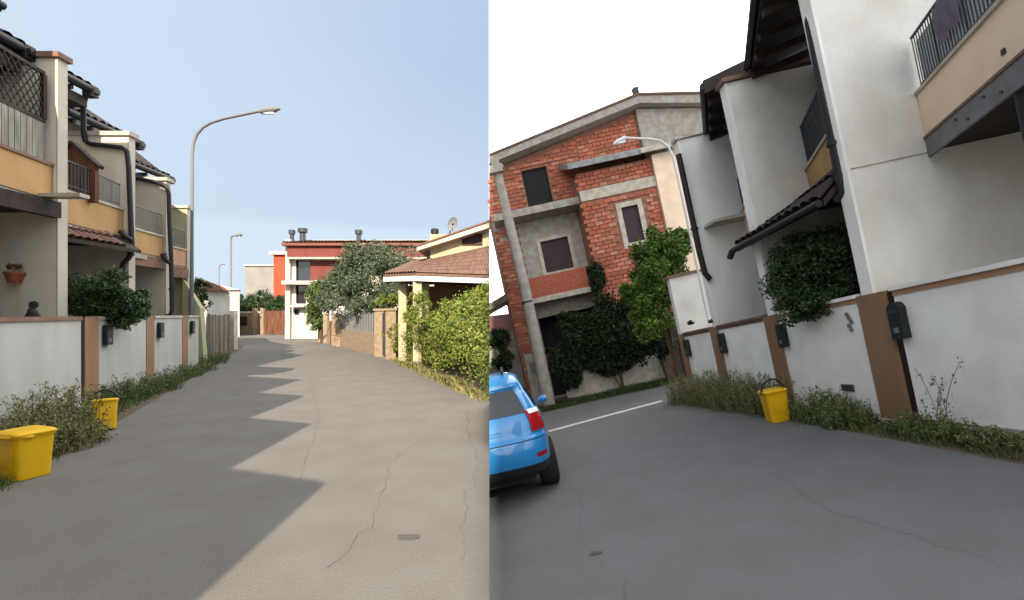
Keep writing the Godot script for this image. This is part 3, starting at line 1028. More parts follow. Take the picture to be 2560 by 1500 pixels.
func left_far() -> void:
	var mb := MB.new()
	# white low house with red roof behind the fence
	var o := thing("low_house", "small white house with flat reddish roof behind the old grey fence", "house", W(0, Vector3(-15, 0, 25)))
	mb = MB.new()
	hexa(mb, 0, [Vector3(-16.5, 0, 24.5), Vector3(-14.4, 0, 24.5), Vector3(-16.1, 0, 27.3), Vector3(-18, 0, 27.3), Vector3(-16.5, 2.78, 24.5), Vector3(-14.4, 2.78, 24.5), Vector3(-16.1, 2.78, 27.3), Vector3(-18, 2.78, 27.3)])
	build(mb, "wall", M.white_wall, o)
	mb = MB.new()
	ext(mb, 0, [Vector3(-16.8, 2.78, 24.2), Vector3(-14.3, 2.78, 24.2), Vector3(-14.5, 2.95, 24.2), Vector3(-15.6, 3.35, 24.2), Vector3(-16.8, 3.0, 24.2)], Vector3(-1.85, 0, 3.1))
	build(mb, "roof", M.red_tile, o)
	o = thing("low_house", "pale cream low house beyond the small white house", "house", W(0, Vector3(-20, 0, 34)))
	mb = MB.new()
	hexa(mb, 0, [Vector3(-21.5, 0, 34), Vector3(-19.3, 0, 34), Vector3(-21.2, 0, 37.2), Vector3(-23.4, 0, 37.2), Vector3(-21.5, 3.3, 34), Vector3(-19.3, 3.3, 34), Vector3(-21.2, 3.3, 37.2), Vector3(-23.4, 3.3, 37.2)])
	build(mb, "wall", M.cream, o)
	mb = MB.new()
	ext(mb, 0, [Vector3(-21.7, 3.3, 33.8), Vector3(-19.1, 3.3, 33.8), Vector3(-20.4, 3.6, 33.8)], Vector3(-1.9, 0, 3.3))
	build(mb, "roof", M.pale_concrete, o)
	# grey rendered block
	o = thing("grey_building", "plain grey rendered block standing behind the dark green hedge", "building", W(0, Vector3(-24, 0, 46)))
	mb = MB.new()
	box(mb, 0, P(0, 612, 0, 46).x, P(0, 690, 0, 46).x, 0, P(0, 0, 665, 46).y, 46, 52)
	build(mb, "wall", M.far_grey, o)
	mb = MB.new()
	box(mb, 0, P(0, 610, 0, 45.9).x, P(0, 692, 0, 45.9).x, P(0, 0, 665, 46).y + 0.002, P(0, 0, 661, 46).y, 45.85, 52)
	build(mb, "parapet", M.pale_concrete, o)
	# red slab of a building
	o = thing("red_building", "narrow bright red rendered block left of the white gable", "building", W(0, Vector3(-20, 0, 42)))
	mb = MB.new()
	box(mb, 0, P(0, 684, 0, 42).x, P(0, 722, 0, 42).x, 1.0, P(0, 0, 637, 42).y, 42, 46)
	build(mb, "wall", M.red_render, o)
	mb = MB.new()
	box(mb, 0, P(0, 677, 0, 42).x, P(0, 722, 0, 42).x, P(0, 0, 637, 42).y + 0.002, P(0, 0, 629, 42).y, 41.7, 46)
	build(mb, "parapet", M.pale_concrete, o)
	mb = MB.new()
	box(mb, 0, P(0, 690, 0, 41.9).x, P(0, 722, 0, 41.9).x, 0, 2.7, 41.9, 46)
	build(mb, "plinth", M.salmon, o)
	# red roofed house that closes the street
	o = thing("tiled_house", "two storey house with red tiled roof, white ground floor and balcony ledges", "house", W(0, Vector3(-12, 0, 31)))
	var F := 31.0
	var lx: float = P(0, 716, 0, F).x
	var rx := -4.9
	var hs := [[P(0, 742, 0, F).x, P(0, 776, 0, F).x, P(0, 0, 702, F).y, P(0, 0, 653, F).y], [P(0, 742, 0, F).x, P(0, 764, 0, F).x, P(0, 0, 757, F).y, P(0, 0, 714, F).y], [P(0, 738, 0, F).x, P(0, 747, 0, F).x, P(0, 0, 785, F).y, P(0, 0, 775, F).y]]
	mb = MB.new()
	wall_with_holes(mb, 0, lx, rx, 2.0, P(0, 0, 646, F).y, F, F + 0.3, hs.slice(0, 2))
	build(mb, "wall", M.cream_lightened, o)
	mb = MB.new()
	wall_with_holes(mb, 0, lx, P(0, 790, 0, F).x, 0, 1.998, F - 0.02, F + 0.3, [hs[2]])
	box(mb, 0, P(0, 790, 0, F).x, rx, 0, 1.998, F - 0.02, F + 0.3)
	build(mb, "ground_floor", M.white_wall, o)
	mb = MB.new()
	box(mb, 0, lx, rx, 0, 5.0, F + 0.302, F + 8)
	build(mb, "house_body", M.cream_lightened, o)
	mb = MB.new()
	box(mb, 0, P(0, 776, 0, F).x + 0.02, P(0, 850, 0, F).x, P(0, 0, 700, F).y, P(0, 0, 652, F).y, F - 0.05, F - 0.002)
	build(mb, "red_panel", M.dull_red, o)  # red darkened in place of the shade under the eaves
	for q in hs:
		window(o, 0, q[0], q[1], q[2], q[3], F, M.shutter, M.glass, 0.04)
	mb = MB.new()
	box(mb, 0, lx + 0.1, P(0, 800, 0, F).x, P(0, 0, 713, F).y, P(0, 0, 704, F).y, F - 0.9, F - 0.01)
	build(mb, "balcony_slab", M.pale_coping, o)
	mb = MB.new()
	box(mb, 0, P(0, 734, 0, F).x, P(0, 770, 0, F).x, P(0, 0, 768, F).y, P(0, 0, 763, F).y, F - 0.6, F - 0.03)
	build(mb, "ledge", M.pale_coping, o)
	mb = MB.new()
	ext(mb, 0, [P(0, 712, 848, F - 0.3), P(0, 724, 848, F - 0.3), P(0, 726, 598, F - 0.3), P(0, 714, 598, F - 0.3)], Vector3(0, 0, 0.28))
	build(mb, "gable_wall", M.cream, o)
	mb = MB.new()
	box(mb, 0, lx + 0.3, rx, P(0, 0, 646, F).y + 0.002, P(0, 0, 616, F).y, F - 0.55, F + 0.3)
	build(mb, "frieze", M.dull_red, o)
	mb = MB.new()
	box(mb, 0, lx + 0.3, rx, P(0, 0, 650, F).y, P(0, 0, 646, F).y, F - 0.7, F - 0.002)
	build(mb, "eaves_board", M.pale_coping, o)
	var ev: float = P(0, 0, 618, F).y
	var rg: float = P(0, 0, 604, F).y
	mb = MB.new()
	ext(mb, 0, [Vector3(lx + 0.05, ev, F - 0.8), Vector3(lx + 0.05, ev + 0.16, F - 0.8), Vector3(lx + 0.05, rg + 0.45, F + 3.0), Vector3(lx + 0.05, ev, F + 7.5)], Vector3(rx - lx, 0, 0))
	var rf := build(mb, "roof", M.red_tile, o)
	mb = MB.new()
	tiles(mb, 0, Vector3(lx + 0.1, ev + 0.17, F - 0.8), Vector3(rx, ev + 0.17, F - 0.8), Vector3(0, rg + 0.45 - ev - 0.16, 3.8), 0.22, 9)
	build(mb, "roof_tiles", M.red_tile, rf).set_meta("kind", "stuff")
	mb = MB.new()
	box(mb, 0, lx + 0.2, rx, rg + 0.40, rg + 0.56, F + 2.9, F + 3.2)
	build(mb, "ridge", M.pale_concrete, rf)
	for q in [[730.0, 576.0, 0.14], [757.0, 572.0, 0.2], [897.0, 576.0, 0.16]]:
		mb = MB.new()
		var c: Vector3 = P(0, q[0], q[1], F + 2)
		tube(mb, 0, [Vector3(c.x, rg - 0.6, F + 2), Vector3(c.x, c.y, F + 2)], q[2], 8)
		tube(mb, 0, [Vector3(c.x, c.y - 0.25, F + 2), Vector3(c.x, c.y + 0.02, F + 2)], q[2] * 1.6, 8)
		build(mb, "chimney", M.iron, rf)
	# wall that closes the road, with gate
	o = thing("street_end_wall", "beige plastered wall with dark grille closing the far end of the road", "wall", W(0, Vector3(-20.5, 0, 37.5)))
	mb = MB.new()
	box(mb, 0, P(0, 574, 0, 37.5).x, P(0, 659, 0, 37.5).x, 0, 1.68, 37.5, 37.8)
	build(mb, "wall", M.stone, o)
	mb = MB.new()
	box(mb, 0, P(0, 574, 0, 37.5).x, P(0, 659, 0, 37.5).x, 1.681, 1.8, 37.4, 37.9)
	build(mb, "coping", M.pale_coping, o)
	mb = MB.new()
	var gc: Vector3 = P(0, 607, 802, 37.44)
	for s in 5:
		tube(mb, 0, [gc + Vector3(-0.28 + s * 0.14, -0.36, 0), gc + Vector3(-0.28 + s * 0.14, 0.36, 0)], 0.05, 6)
	tube(mb, 0, [gc + Vector3(-0.33, 0.2, 0), gc + Vector3(0.33, 0.2, 0)], 0.05, 6)
	tube(mb, 0, [gc + Vector3(-0.33, -0.2, 0), gc + Vector3(0.33, -0.2, 0)], 0.05, 6)
	build(mb, "grille", M.dark_wood, o)
	for q in [638.0, 658.0]:
		mb = MB.new()
		box(mb, 0, P(0, q - 4, 0, 37.2).x, P(0, q + 4, 0, 37.2).x, 0, 2.05, 37.0, 37.35)
		build(mb, "pillar", M.stone, o)
	o = thing("gate", "wide brown wooden gate at the far end of the road", "gate", W(0, Vector3(-18, 0, 36.6)))
	for i in 12:
		mb = MB.new()
		var a: float = P(0, 661, 0, 36.6).x + i * 0.158
		var tn := rng.randf_range(0.8, 1.2)
		mb.col = Color(tn, tn, tn)
		box(mb, 0, a, a + 0.15, 0.05, 1.85, 36.6, 36.65 + rng.randf_range(0, 0.01))
		build(mb, "board", M.gate_brown, o)
	var dk := [Color(0.03, 0.06, 0.022), Color(0.045, 0.085, 0.03), Color(0.025, 0.05, 0.02)]
	var bl := []
	for i in 6:
		bl.append([P(0, 588 + i * 26, 768 - 10 * sin(PI * i / 5.0), 39.5), Vector3(0.9, 0.85 + 0.4 * sin(PI * i / 5.0), 0.7)])
	bush("hedge", "dark green hedge above the beige wall at the road's far end", "hedge", 0, bl, 14000, 0.15, dk, Vector3(-21, 0, 39.5), 0.55, 22)
	street_lamp("small distant street lamp rising above the white low house", 0, Vector3(-20.5, 0, 35), [P(0, 577, 700, 35), P(0, 577, 597, 35), P(0, 580, 590, 35), P(0, 592, 588, 35)], P(0, 590, 588, 35), P(0, 606, 586, 35), 0.09, M.steel)
	street_lamp("tiny farthest street lamp low over the roofs", 0, P(0, 548, 785, 60) * Vector3(1, 0, 1), [P(0, 548, 700, 60), P(0, 548, 668, 60), P(0, 550, 662, 60), P(0, 555, 661, 60)], P(0, 554, 661, 60), P(0, 562, 660, 60), 0.08, M.steel)
	street_lamp("tall curved grey street lamp reaching over the road beside the row houses", 0, Vector3((478.0 - 1280) / 1200 * 14.9, 0, 14.9),
		[P(0, 480, 600, 14.9), P(0, 481, 385, 14.9), P(0, 484, 358, 14.9), P(0, 492, 336, 14.9), P(0, 506, 319, 14.9), P(0, 526, 307, 14.9), P(0, 560, 296, 14.9), P(0, 655, 276, 14.9)], P(0, 648, 278, 14.9), P(0, 701, 271, 14.9), 0.06, M.steel)
	# trees and hedge on the right
	var olive := [Color(0.075, 0.105, 0.06), Color(0.10, 0.135, 0.085), Color(0.055, 0.085, 0.045), Color(0.12, 0.15, 0.10)]
	bush("olive_tree", "large grey green olive tree leaning over the right-hand fence", "tree", 0,
		[[P(0, 925, 695, 21.5), Vector3(2.0, 1.5, 1.5)], [P(0, 990, 665, 21.0), Vector3(1.25, 1.05, 1.3)], [P(0, 848, 740, 22.0), Vector3(1.25, 1.15, 1.2)], [P(0, 915, 645, 21.5), Vector3(1.5, 0.9, 1.1)], [P(0, 930, 765, 21.0), Vector3(1.2, 0.8, 1.1)], [P(0, 990, 730, 21.0), Vector3(1.1, 0.9, 1.1)], [P(0, 870, 690, 21.8), Vector3(1.1, 1.0, 1.1)]],
		38000, 0.16, olive, Vector3(-6.3, 0, 21.8), 0.28, 40, 0, "", 8)
	var mid := [Color(0.075, 0.12, 0.035), Color(0.10, 0.15, 0.045), Color(0.055, 0.09, 0.03)]
	bush("young_tree", "slim mid green tree in front of the tiled house's white ground floor", "tree", 0,
		[[P(0, 790, 755, 26.5), Vector3(0.75, 1.25, 0.8)], [P(0, 785, 800, 26.5), Vector3(0.6, 0.7, 0.6)], [P(0, 812, 730, 26.0), Vector3(0.55, 0.8, 0.6)]], 7000, 0.15, mid, Vector3(-10.6, 0, 26.6), 0.5, 26)
	right_side_of_level_street()

func right_side_of_level_street() -> void:
	var mb := MB.new()
	# low roadside wall with pickets, pillars and a small gate
	var line := func(f: float) -> float: return -4.25 - (f - 17.0) * 0.64
	var o := thing("picket_wall", "stone faced low wall topped with pale pickets below the olive tree", "fence", W(0, Vector3(-6, 0, 20)))
	mb = MB.new()
	slab(mb, 0, line.call(18.4), 18.4, line.call(23.6), 23.6, 0.25, 0, 0.85)
	build(mb, "stone_base", M.stone, o)
	for i in 26:
		var f := 18.45 + i * 0.2
		mb = MB.new()
		box(mb, 0, line.call(f) + 0.08, line.call(f) + 0.12, 0.851, 1.6 + rng.randf_range(-0.06, 0.1), f, f + 0.11)
		build(mb, "picket", M.pale_iron, o)
	for f in [18.1, 17.0]:
		mb = MB.new()
		box(mb, 0, line.call(f) - 0.18, line.call(f) + 0.18, 0, 1.72, f - 0.18, f + 0.18)
		box(mb, 0, line.call(f) - 0.23, line.call(f) + 0.23, 1.721, 1.8, f - 0.23, f + 0.23)
		build(mb, "pillar", M.stone, o)
	var gt := thing("iron_gate", "dark narrow iron gate between two pale pillars beside the hedge", "gate", W(0, Vector3(line.call(17.6), 0, 17.6)))
	for i in 6:
		mb = MB.new()
		var f := 17.28 + i * 0.12
		tube(mb, 0, [Vector3(line.call(f), 0.08, f), Vector3(line.call(f), 1.65, f)], 0.018, 6)
		build(mb, "bar", M.iron, gt)
	mb = MB.new()
	slab(mb, 0, line.call(17.25), 17.25, line.call(17.9), 17.9, 0.03, 0.1, 0.9)
	build(mb, "panel", M.iron, gt)
	o = thing("plaster_wall", "low beige plaster wall with dark gate opening under the young tree", "wall", W(0, Vector3(-9, 0, 25)))
	mb = MB.new()
	slab(mb, 0, line.call(23.7), 23.7, line.call(27.4), 27.4, 0.25, 0, 1.25)
	build(mb, "wall", M.stone, o)
	mb = MB.new()
	slab(mb, 0, line.call(24.6) - 0.03, 24.6, line.call(25.3) - 0.03, 25.3, 0.02, 0.02, 1.2)
	build(mb, "gate_panel", M.gate_brown, o)
	for f in [23.7, 24.5, 26.2, 27.4]:
		mb = MB.new()
		box(mb, 0, line.call(f) - 0.12, line.call(f) + 0.12, 0, 1.62, f - 0.14, f + 0.14)
		build(mb, "pillar", M.stone, o)
	# villa with hipped porch roof
	o = thing("villa", "cream villa with hipped tile porch roof and white fascia behind the hedge", "house", W(0, Vector3(-2, 0, 15)))
	var C := -1
	var F := 14.5
	mb = MB.new(); mb.clip = C
	box(mb, 0, P(0, 1085, 0, 17).x, 2.0, 0, P(0, 0, 640, 17).y, 17.0, 22.0)
	build(mb, "wall", M.yellow_render, o)
	# upper storey with a gable end that rises to the right
	mb = MB.new(); mb.clip = C
	var hw := [P(0, 1158, 0, 17).x, P(0, 1206, 0, 17).x, P(0, 0, 613, 17).y, P(0, 0, 589, 17).y]
	wall_with_holes(mb, 0, P(0, 1078, 0, 17).x, 0.5, P(0, 0, 660, 17).y, P(0, 0, 588, 17).y, 16.8, 16.99, [hw])
	build(mb, "upper_wall", M.yellow_render, o)
	mb = MB.new(); mb.clip = C
	ext(mb, 0, [P(0, 1130, 588, 17), P(0, 1320, 588, 17), P(0, 1320, 522, 17)], Vector3(0, 0, 0.19))
	build(mb, "gable", M.yellow_render, o)
	window(o, 0, hw[0], hw[1], hw[2], hw[3], 16.8, M.brown_wood, M.shutter, 0.02)
	mb = MB.new(); mb.clip = C
	ext(mb, 0, [P(0, 1042, 616, 16.4), P(0, 1042, 627, 16.4), P(0, 1320, 538, 16.4), P(0, 1320, 522, 16.4)], Vector3(0, 0, 5))
	var ur := build(mb, "upper_roof", M.pale_coping, o)
	mb = MB.new(); mb.clip = C
	ext(mb, 0, [P(0, 1040, 613, 16.35), P(0, 1040, 616, 16.35), P(0, 1320, 521, 16.35), P(0, 1320, 516, 16.35)], Vector3(0, 0, 5))
	build(mb, "roof_edge", M.tile, ur)
	# porch roof
	var a := P(0, 958, 687, 16.2)
	var b := P(0, 1040, 683, F)
	var c := P(0, 1300, 692, F)
	mb = MB.new(); mb.clip = C
	var apex := P(0, 1040, 648, 17.0)
	var ridge2 := P(0, 1300, 592, 17.0)
	ext(mb, 0, [b, c, ridge2, P(0, 1085, 646, 17.0)], Vector3(0, -0.08, 0))
	ext(mb, 0, [a, b, P(0, 1085, 646, 17.0), P(0, 1030, 655, 18.5)], Vector3(0, -0.08, 0))
	var pr := build(mb, "porch_roof", M.tile, o)
	mb = MB.new(); mb.clip = C
	hip_tiles(mb, b, c, P(0, 1085, 646, 17.0), ridge2, 36, 7)
	hip_tiles(mb, a, b, P(0, 1030, 655, 18.5), P(0, 1085, 646, 17.0), 12, 6)
	build(mb, "roof_tiles", M.tile, pr).set_meta("kind", "stuff")
	mb = MB.new(); mb.clip = C
	for s in [[a, b], [b, c]]:
		var p: Vector3 = s[0] - Vector3(0, 0.06, 0)
		var q: Vector3 = s[1] - Vector3(0, 0.06, 0)
		hexa(mb, 0, [p + Vector3(0, -0.17, 0), q + Vector3(0, -0.17, 0), q + Vector3(0, -0.17, 0.1), p + Vector3(0, -0.17, 0.1), p, q, q + Vector3(0, 0, 0.1), p + Vector3(0, 0, 0.1)])
	build(mb, "fascia", M.lamp_white, pr)
	mb = MB.new(); mb.clip = C
	ext(mb, 0, [a + Vector3(0, -0.2, 0.1), b + Vector3(0, -0.2, 0.1), c + Vector3(0, -0.2, 0.1), Vector3(0.5, b.y - 0.2, 17), Vector3(P(0, 1030, 0, 17).x, b.y - 0.2, 17)], Vector3(0, 0.03, 0))
	build(mb, "soffit", M.brown_wood, pr)
	for q in [[1045.0, F + 0.25], [1062.0, F + 1.0], [1008.0, 16.0]]:
		mb = MB.new()
		var x: float = P(0, q[0], 0, q[1]).x
		box(mb, 0, x - 0.13, x + 0.13, 0, b.y - 0.24, q[1] - 0.12, q[1] + 0.14)
		build(mb, "column", M.yellow_render, o)
	mb = MB.new(); mb.clip = C
	box(mb, 0, P(0, 1012, 0, 16.9).x, 0.5, 0, b.y - 0.25, 16.9, 16.98)
	build(mb, "porch_wall", M.porch, o)
	var dish := thing("satellite_dish", "grey satellite dish on the villa roof", "dish", W(0, P(0, 1122, 588, 16.6)))
	mb = MB.new()
	var rings := []
	for i in 6:
		var t := i / 5.0
		var ring := []
		for s in 20:
			var g := TAU * s / 20.0
			ring.append(P(0, 1132, 561, 16.5) + Vector3(cos(g) * 0.17 * t, sin(g) * 0.235 * t + cos(g) * 0.05 * t, -0.10 * t * t + 0.04 * sin(g) * t))
		rings.append(ring)
	skin(mb, 0, rings, false)
	build(mb, "reflector", M.steel, dish)
	mb = MB.new()
	tube(mb, 0, [P(0, 1122, 592, 16.7), P(0, 1126, 575, 16.65), P(0, 1132, 562, 16.56)], 0.025, 6)
	build(mb, "mast", M.steel, dish)
	mb = MB.new()
	tube(mb, 0, [P(0, 1132, 578, 16.4), P(0, 1129, 566, 16.2)], 0.014, 6)
	build(mb, "feed_arm", M.steel, dish)
	mb = MB.new()
	tube(mb, 0, [P(0, 1087, 592, 18), P(0, 1087, 586, 18), P(0, 1087, 583, 18), P(0, 1087, 573, 18), P(0, 1087, 571, 18)], [0.09, 0.09, 0.15, 0.14, 0.05], 12)
	build(mb, "flue", M.black_plastic, o)
	mb = MB.new()
	box(mb, 0, P(0, 1081, 0, 18).x, P(0, 1093, 0, 18).x, 3.6, P(0, 0, 592, 18).y, 17.92, 18.1)
	build(mb, "chimney", M.white_wall, o)
	# hedge along the road, up to the edge of the street
	var lime := [Color(0.125, 0.165, 0.026), Color(0.17, 0.21, 0.038), Color(0.09, 0.125, 0.022), Color(0.21, 0.235, 0.05), Color(0.075, 0.105, 0.022)]
	var bl := []
	for s in [[17.0, 1.25, 0.6], [15.8, 1.5, 0.8], [14.6, 1.8, 0.95], [13.4, 2.1, 1.1], [12.2, 2.3, 1.2], [11.0, 2.35, 1.25], [9.9, 2.35, 1.25], [9.3, 2.3, 1.2]]:
		var f: float = s[0]
		var edge := -0.35 - (f - 8.6) * 0.47
		bl.append([Vector3(edge + s[2] * 0.8, s[1] * 0.42, f + 0.25), Vector3(s[2], s[1] * 0.55, 1.0)])
		bl.append([Vector3(edge + s[2] * 1.1, s[1] * 0.70, f + 0.4), Vector3(s[2] * 0.85, s[1] * 0.40, 0.8)])
		for k in 3:
			bl.append([Vector3(edge + s[2] * rng.randf_range(0.0, 1.3), s[1] * rng.randf_range(0.25, 0.98), f + rng.randf_range(-0.5, 0.5)), Vector3.ONE * rng.randf_range(0.22, 0.42)])
	bush("hedge", "large bright lime green hedge spilling onto the right of the sunlit road", "hedge", 0, bl, 88000, 0.085, lime, Vector3(-0.9, 0, 11.5), 0.42, 46, -1)
	bush("shrub", "small round yellow green shrub on the pale pillar before the villa porch", "shrub", 0, [[P(0, 958, 752, 18.6), Vector3(0.33, 0.3, 0.3)], [P(0, 985, 745, 18.4), Vector3(0.3, 0.25, 0.3)]], 1500, 0.09, lime, Vector3(-4.7, 0, 18.7), 0.5, 16)
	grass("dry_grass", 0, [[Vector3(-0.36, 0.004, 8.7), Vector3(-3.9, 0.004, 16.3), 0.22]], 420, 0.22, [Color(0.2, 0.18, 0.06), Color(0.14, 0.16, 0.05), Color(0.26, 0.22, 0.1)], -1)

func hip_tiles(mb: MB, a: Vector3, b: Vector3, a2: Vector3, b2: Vector3, n: int, m: int) -> void:
	for i in n:
		for j in m:
			var t := rng.randf_range(0.75, 1.2)
			mb.col = Color(t, t * rng.randf_range(0.93, 1.05), t * rng.randf_range(0.9, 1.06))
			var u0 := float(i) / n
			var u1 := float(i + 1) / n
			var v0 := float(j) / m
			var v1 := minf(1.0, float(j + 1.1) / m)
			var p00 := a.lerp(b, u0).lerp(a2.lerp(b2, u0), v0)
			var p10 := a.lerp(b, u1).lerp(a2.lerp(b2, u1), v0)
			var p01 := a.lerp(b, u0).lerp(a2.lerp(b2, u0), v1)
			var p11 := a.lerp(b, u1).lerp(a2.lerp(b2, u1), v1)
			var w := p00.distance_to(p10)
			var ra := []
			for e in [[p00, p10, 0.012], [p01, p11, 0.0]]:
				var ring := []
				for s in 5:
					var g := PI * s / 4.0
					ring.append(e[0].lerp(e[1], 0.5 - 0.5 * cos(g)) + Vector3(0, w * 0.36 * sin(g) + e[2] + 0.004, 0))
				ra.append(ring)
			skin(mb, 0, ra, false, false)
	mb.col = Color.WHITE

# ---- the tilted street on the right ----------------------------------------------------------------------
func right_house(k: int, label: String) -> Node3D:
	var f0: float = [3.5, 5.98, 8.14][k]
	var f1: float = [5.75, 7.92, 10.12][k]
	var o := thing("row_house", label, "house", W(1, Vector3(4.45, 0, f1)), "terraced houses along the right of the tilted street")
	var t := 0.18
	var back := 9.5
	var rb := func(f: float) -> float: return 5.43 + 0.41 * (f - f1)
	var re := func(f: float) -> float: return [3.2, 4.03, 4.23][k] + 0.43 * (f - f0)
	var pm: Material = [M.grey_plaster, M.grey_plaster, M.blue_plaster][k]
	var top: float = [5.75, 5.5, 5.62][k]
	# party wall with a pale end
	var mb := MB.new()
	box(mb, 1, 4.46, back, 0, top, f1, f1 + t)
	build(mb, "party_wall", pm, o)
	mb = MB.new()
	box(mb, 1, 4.42, 4.459, 0, top - 0.002, f1 - 0.004, f1 + t + 0.004)
	build(mb, "wall_end", M.white_lightened, o)
	mb = MB.new()
	hexa(mb, 1, [Vector3(4.37, top + 0.001, f1 - 0.05), Vector3(back, top + 0.15, f1 - 0.05), Vector3(back, top + 0.15, f1 + t + 0.05), Vector3(4.37, top + 0.001, f1 + t + 0.05),
		Vector3(4.37, top + 0.07, f1 - 0.05), Vector3(back, top + 0.22, f1 - 0.05), Vector3(back, top + 0.22, f1 + t + 0.05), Vector3(4.37, top + 0.07, f1 + t + 0.05)])
	build(mb, "coping", M.pale_concrete if k == 2 else M.coping, o)
	# body: ground floor set back under the balcony, upper floor further back
	mb = MB.new()
	hexa(mb, 1, [Vector3(rb.call(f0) + 1.5, 0, f0), Vector3(back, 0, f0), Vector3(back, 0, f1 - 0.003), Vector3(rb.call(f1) + 1.5, 0, f1 - 0.003),
		Vector3(rb.call(f0) + 1.5, 3.1, f0), Vector3(back, 3.1, f0), Vector3(back, 3.1, f1 - 0.003), Vector3(rb.call(f1) + 1.5, 3.1, f1 - 0.003)])
	if k > 0:
		hexa(mb, 1, [Vector3(rb.call(f0) + 1.1, 3.3, f0), Vector3(back, 3.3, f0), Vector3(back, 3.3, f1 - 0.003), Vector3(rb.call(f1) + 1.1, 3.3, f1 - 0.003),
			Vector3(rb.call(f0) + 1.1, 5.6, f0), Vector3(back, 5.6, f0), Vector3(back, 5.6, f1 - 0.003), Vector3(rb.call(f1) + 1.1, 5.6, f1 - 0.003)])
	build(mb, "wall", M.cream, o)
	mb = MB.new()
	slab(mb, 1, rb.call(f0 + 0.5) + 1.45, f0 + 0.5, rb.call(f1 - 0.4) + 1.45, f1 - 0.4, 0.04, 0.05, 2.25)
	build(mb, "door", M.dark_wood, o)
	mb = MB.new()
	if k > 0:
		slab(mb, 1, rb.call(f0 + 0.5) + 1.06, f0 + 0.5, rb.call(f1 - 0.3) + 1.06, f1 - 0.3, 0.03, 3.45, 5.3)
	build(mb, "balcony_door", M.dark_wood, o)
	# balcony
	mb = MB.new()
	hexa(mb, 1, [Vector3(rb.call(f0) + 0.05, 3.12, f0), Vector3(back, 3.12, f0), Vector3(back, 3.12, f1 - 0.004), Vector3(rb.call(f1) + 0.05, 3.12, f1 - 0.004),
		Vector3(rb.call(f0) + 0.05, 3.27, f0), Vector3(back, 3.27, f0), Vector3(back, 3.27, f1 - 0.004), Vector3(rb.call(f1) + 0.05, 3.27, f1 - 0.004)])
	build(mb, "balcony_floor", M.dark_wood, o)
	mb = MB.new()
	slab(mb, 1, rb.call(f0), f0, rb.call(f1), f1 - 0.005, 0.14, 3.30, 3.80)
	build(mb, "parapet", M.peach if k != 1 else M.orange, o)
	mb = MB.new()
	slab(mb, 1, rb.call(f0) - 0.03, f0, rb.call(f1) - 0.03, f1 - 0.006, 0.2, 3.801, 3.84)
	build(mb, "parapet_coping", M.pale_coping, o)
	railing(o, 1, Vector3(rb.call(f0 + 0.05) + 0.05, 3.84, f0 + 0.05), Vector3(rb.call(f1 - 0.06) + 0.05, 3.84, f1 - 0.06), 0.62 if k == 0 else 0.66, 38, M.iron if k == 0 else M.iron, 0.006)
	mb = MB.new()
	slab(mb, 1, rb.call(f0) + 0.085, f0, rb.call(f1 - 0.08) + 0.085, f1 - 0.08, 0.008, 3.88, 4.40)
	build(mb, "railing_screen", M.screen, o)
	if k == 0:
		mb = MB.new()
		slab(mb, 1, rb.call(f0) - 0.02, f0, rb.call(f1) - 0.02, f1 - 0.006, 0.04, 3.05, 3.27)
		var fl := build(mb, "metal_fascia", M.flashing, o)
		mb = MB.new()
		slab(mb, 1, rb.call(f0) - 0.035, f0, rb.call(f1) - 0.035, f1 - 0.007, 0.05, 3.272, 3.299)
		build(mb, "drip_edge", M.coping, fl)
		for q in [[4.55, 3.2], [4.85, 3.12], [5.05, 3.2], [4.3, 3.12]]:
			mb = MB.new()
			var r: float = rb.call(q[0]) - 0.022
			tube(mb, 1, [Vector3(r, q[1], q[0]), Vector3(r - 0.012, q[1], q[0])], 0.014, 8)
			build(mb, "bolt", M.iron, fl)
	# roof
	if k == 0:
		return o      # unseen roof and upper floor left off to let light reach the walls
	mb = MB.new()
	var eh := 5.52
	hexa(mb, 1, [Vector3(re.call(f0), eh, f0), Vector3(back, eh + 1.3, f0), Vector3(back, eh + 1.3, f1 - 0.05), Vector3(re.call(f1), eh, f1 - 0.05),
		Vector3(re.call(f0), eh + 0.16, f0), Vector3(back, eh + 1.5, f0), Vector3(back, eh + 1.5, f1 - 0.05), Vector3(re.call(f1), eh + 0.16, f1 - 0.05)])
	var rf := build(mb, "roof", M.dark_wood, o)
	mb = MB.new()
	hexa(mb, 1, [Vector3(re.call(f0) - 0.05, eh - 0.02, f0 - 0.03), Vector3(back, eh + 1.28, f0 - 0.03), Vector3(back, eh + 1.28, f0 - 0.004), Vector3(re.call(f0) - 0.05, eh - 0.02, f0 - 0.004),
		Vector3(re.call(f0) - 0.05, eh + 0.2, f0 - 0.03), Vector3(back, eh + 1.5, f0 - 0.03), Vector3(back, eh + 1.5, f0 - 0.004), Vector3(re.call(f0) - 0.05, eh + 0.2, f0 - 0.004)])
	build(mb, "verge_board", M.flashing if k == 1 else M.dark_tile, rf)
	mb = MB.new()
	tube(mb, 1, [Vector3(re.call(f0) - 0.05, eh + 0.12, f0), Vector3(re.call(f1) - 0.05, eh + 0.12, f1 - 0.05)], 0.06, 8)
	build(mb, "gutter", M.pipe, rf)
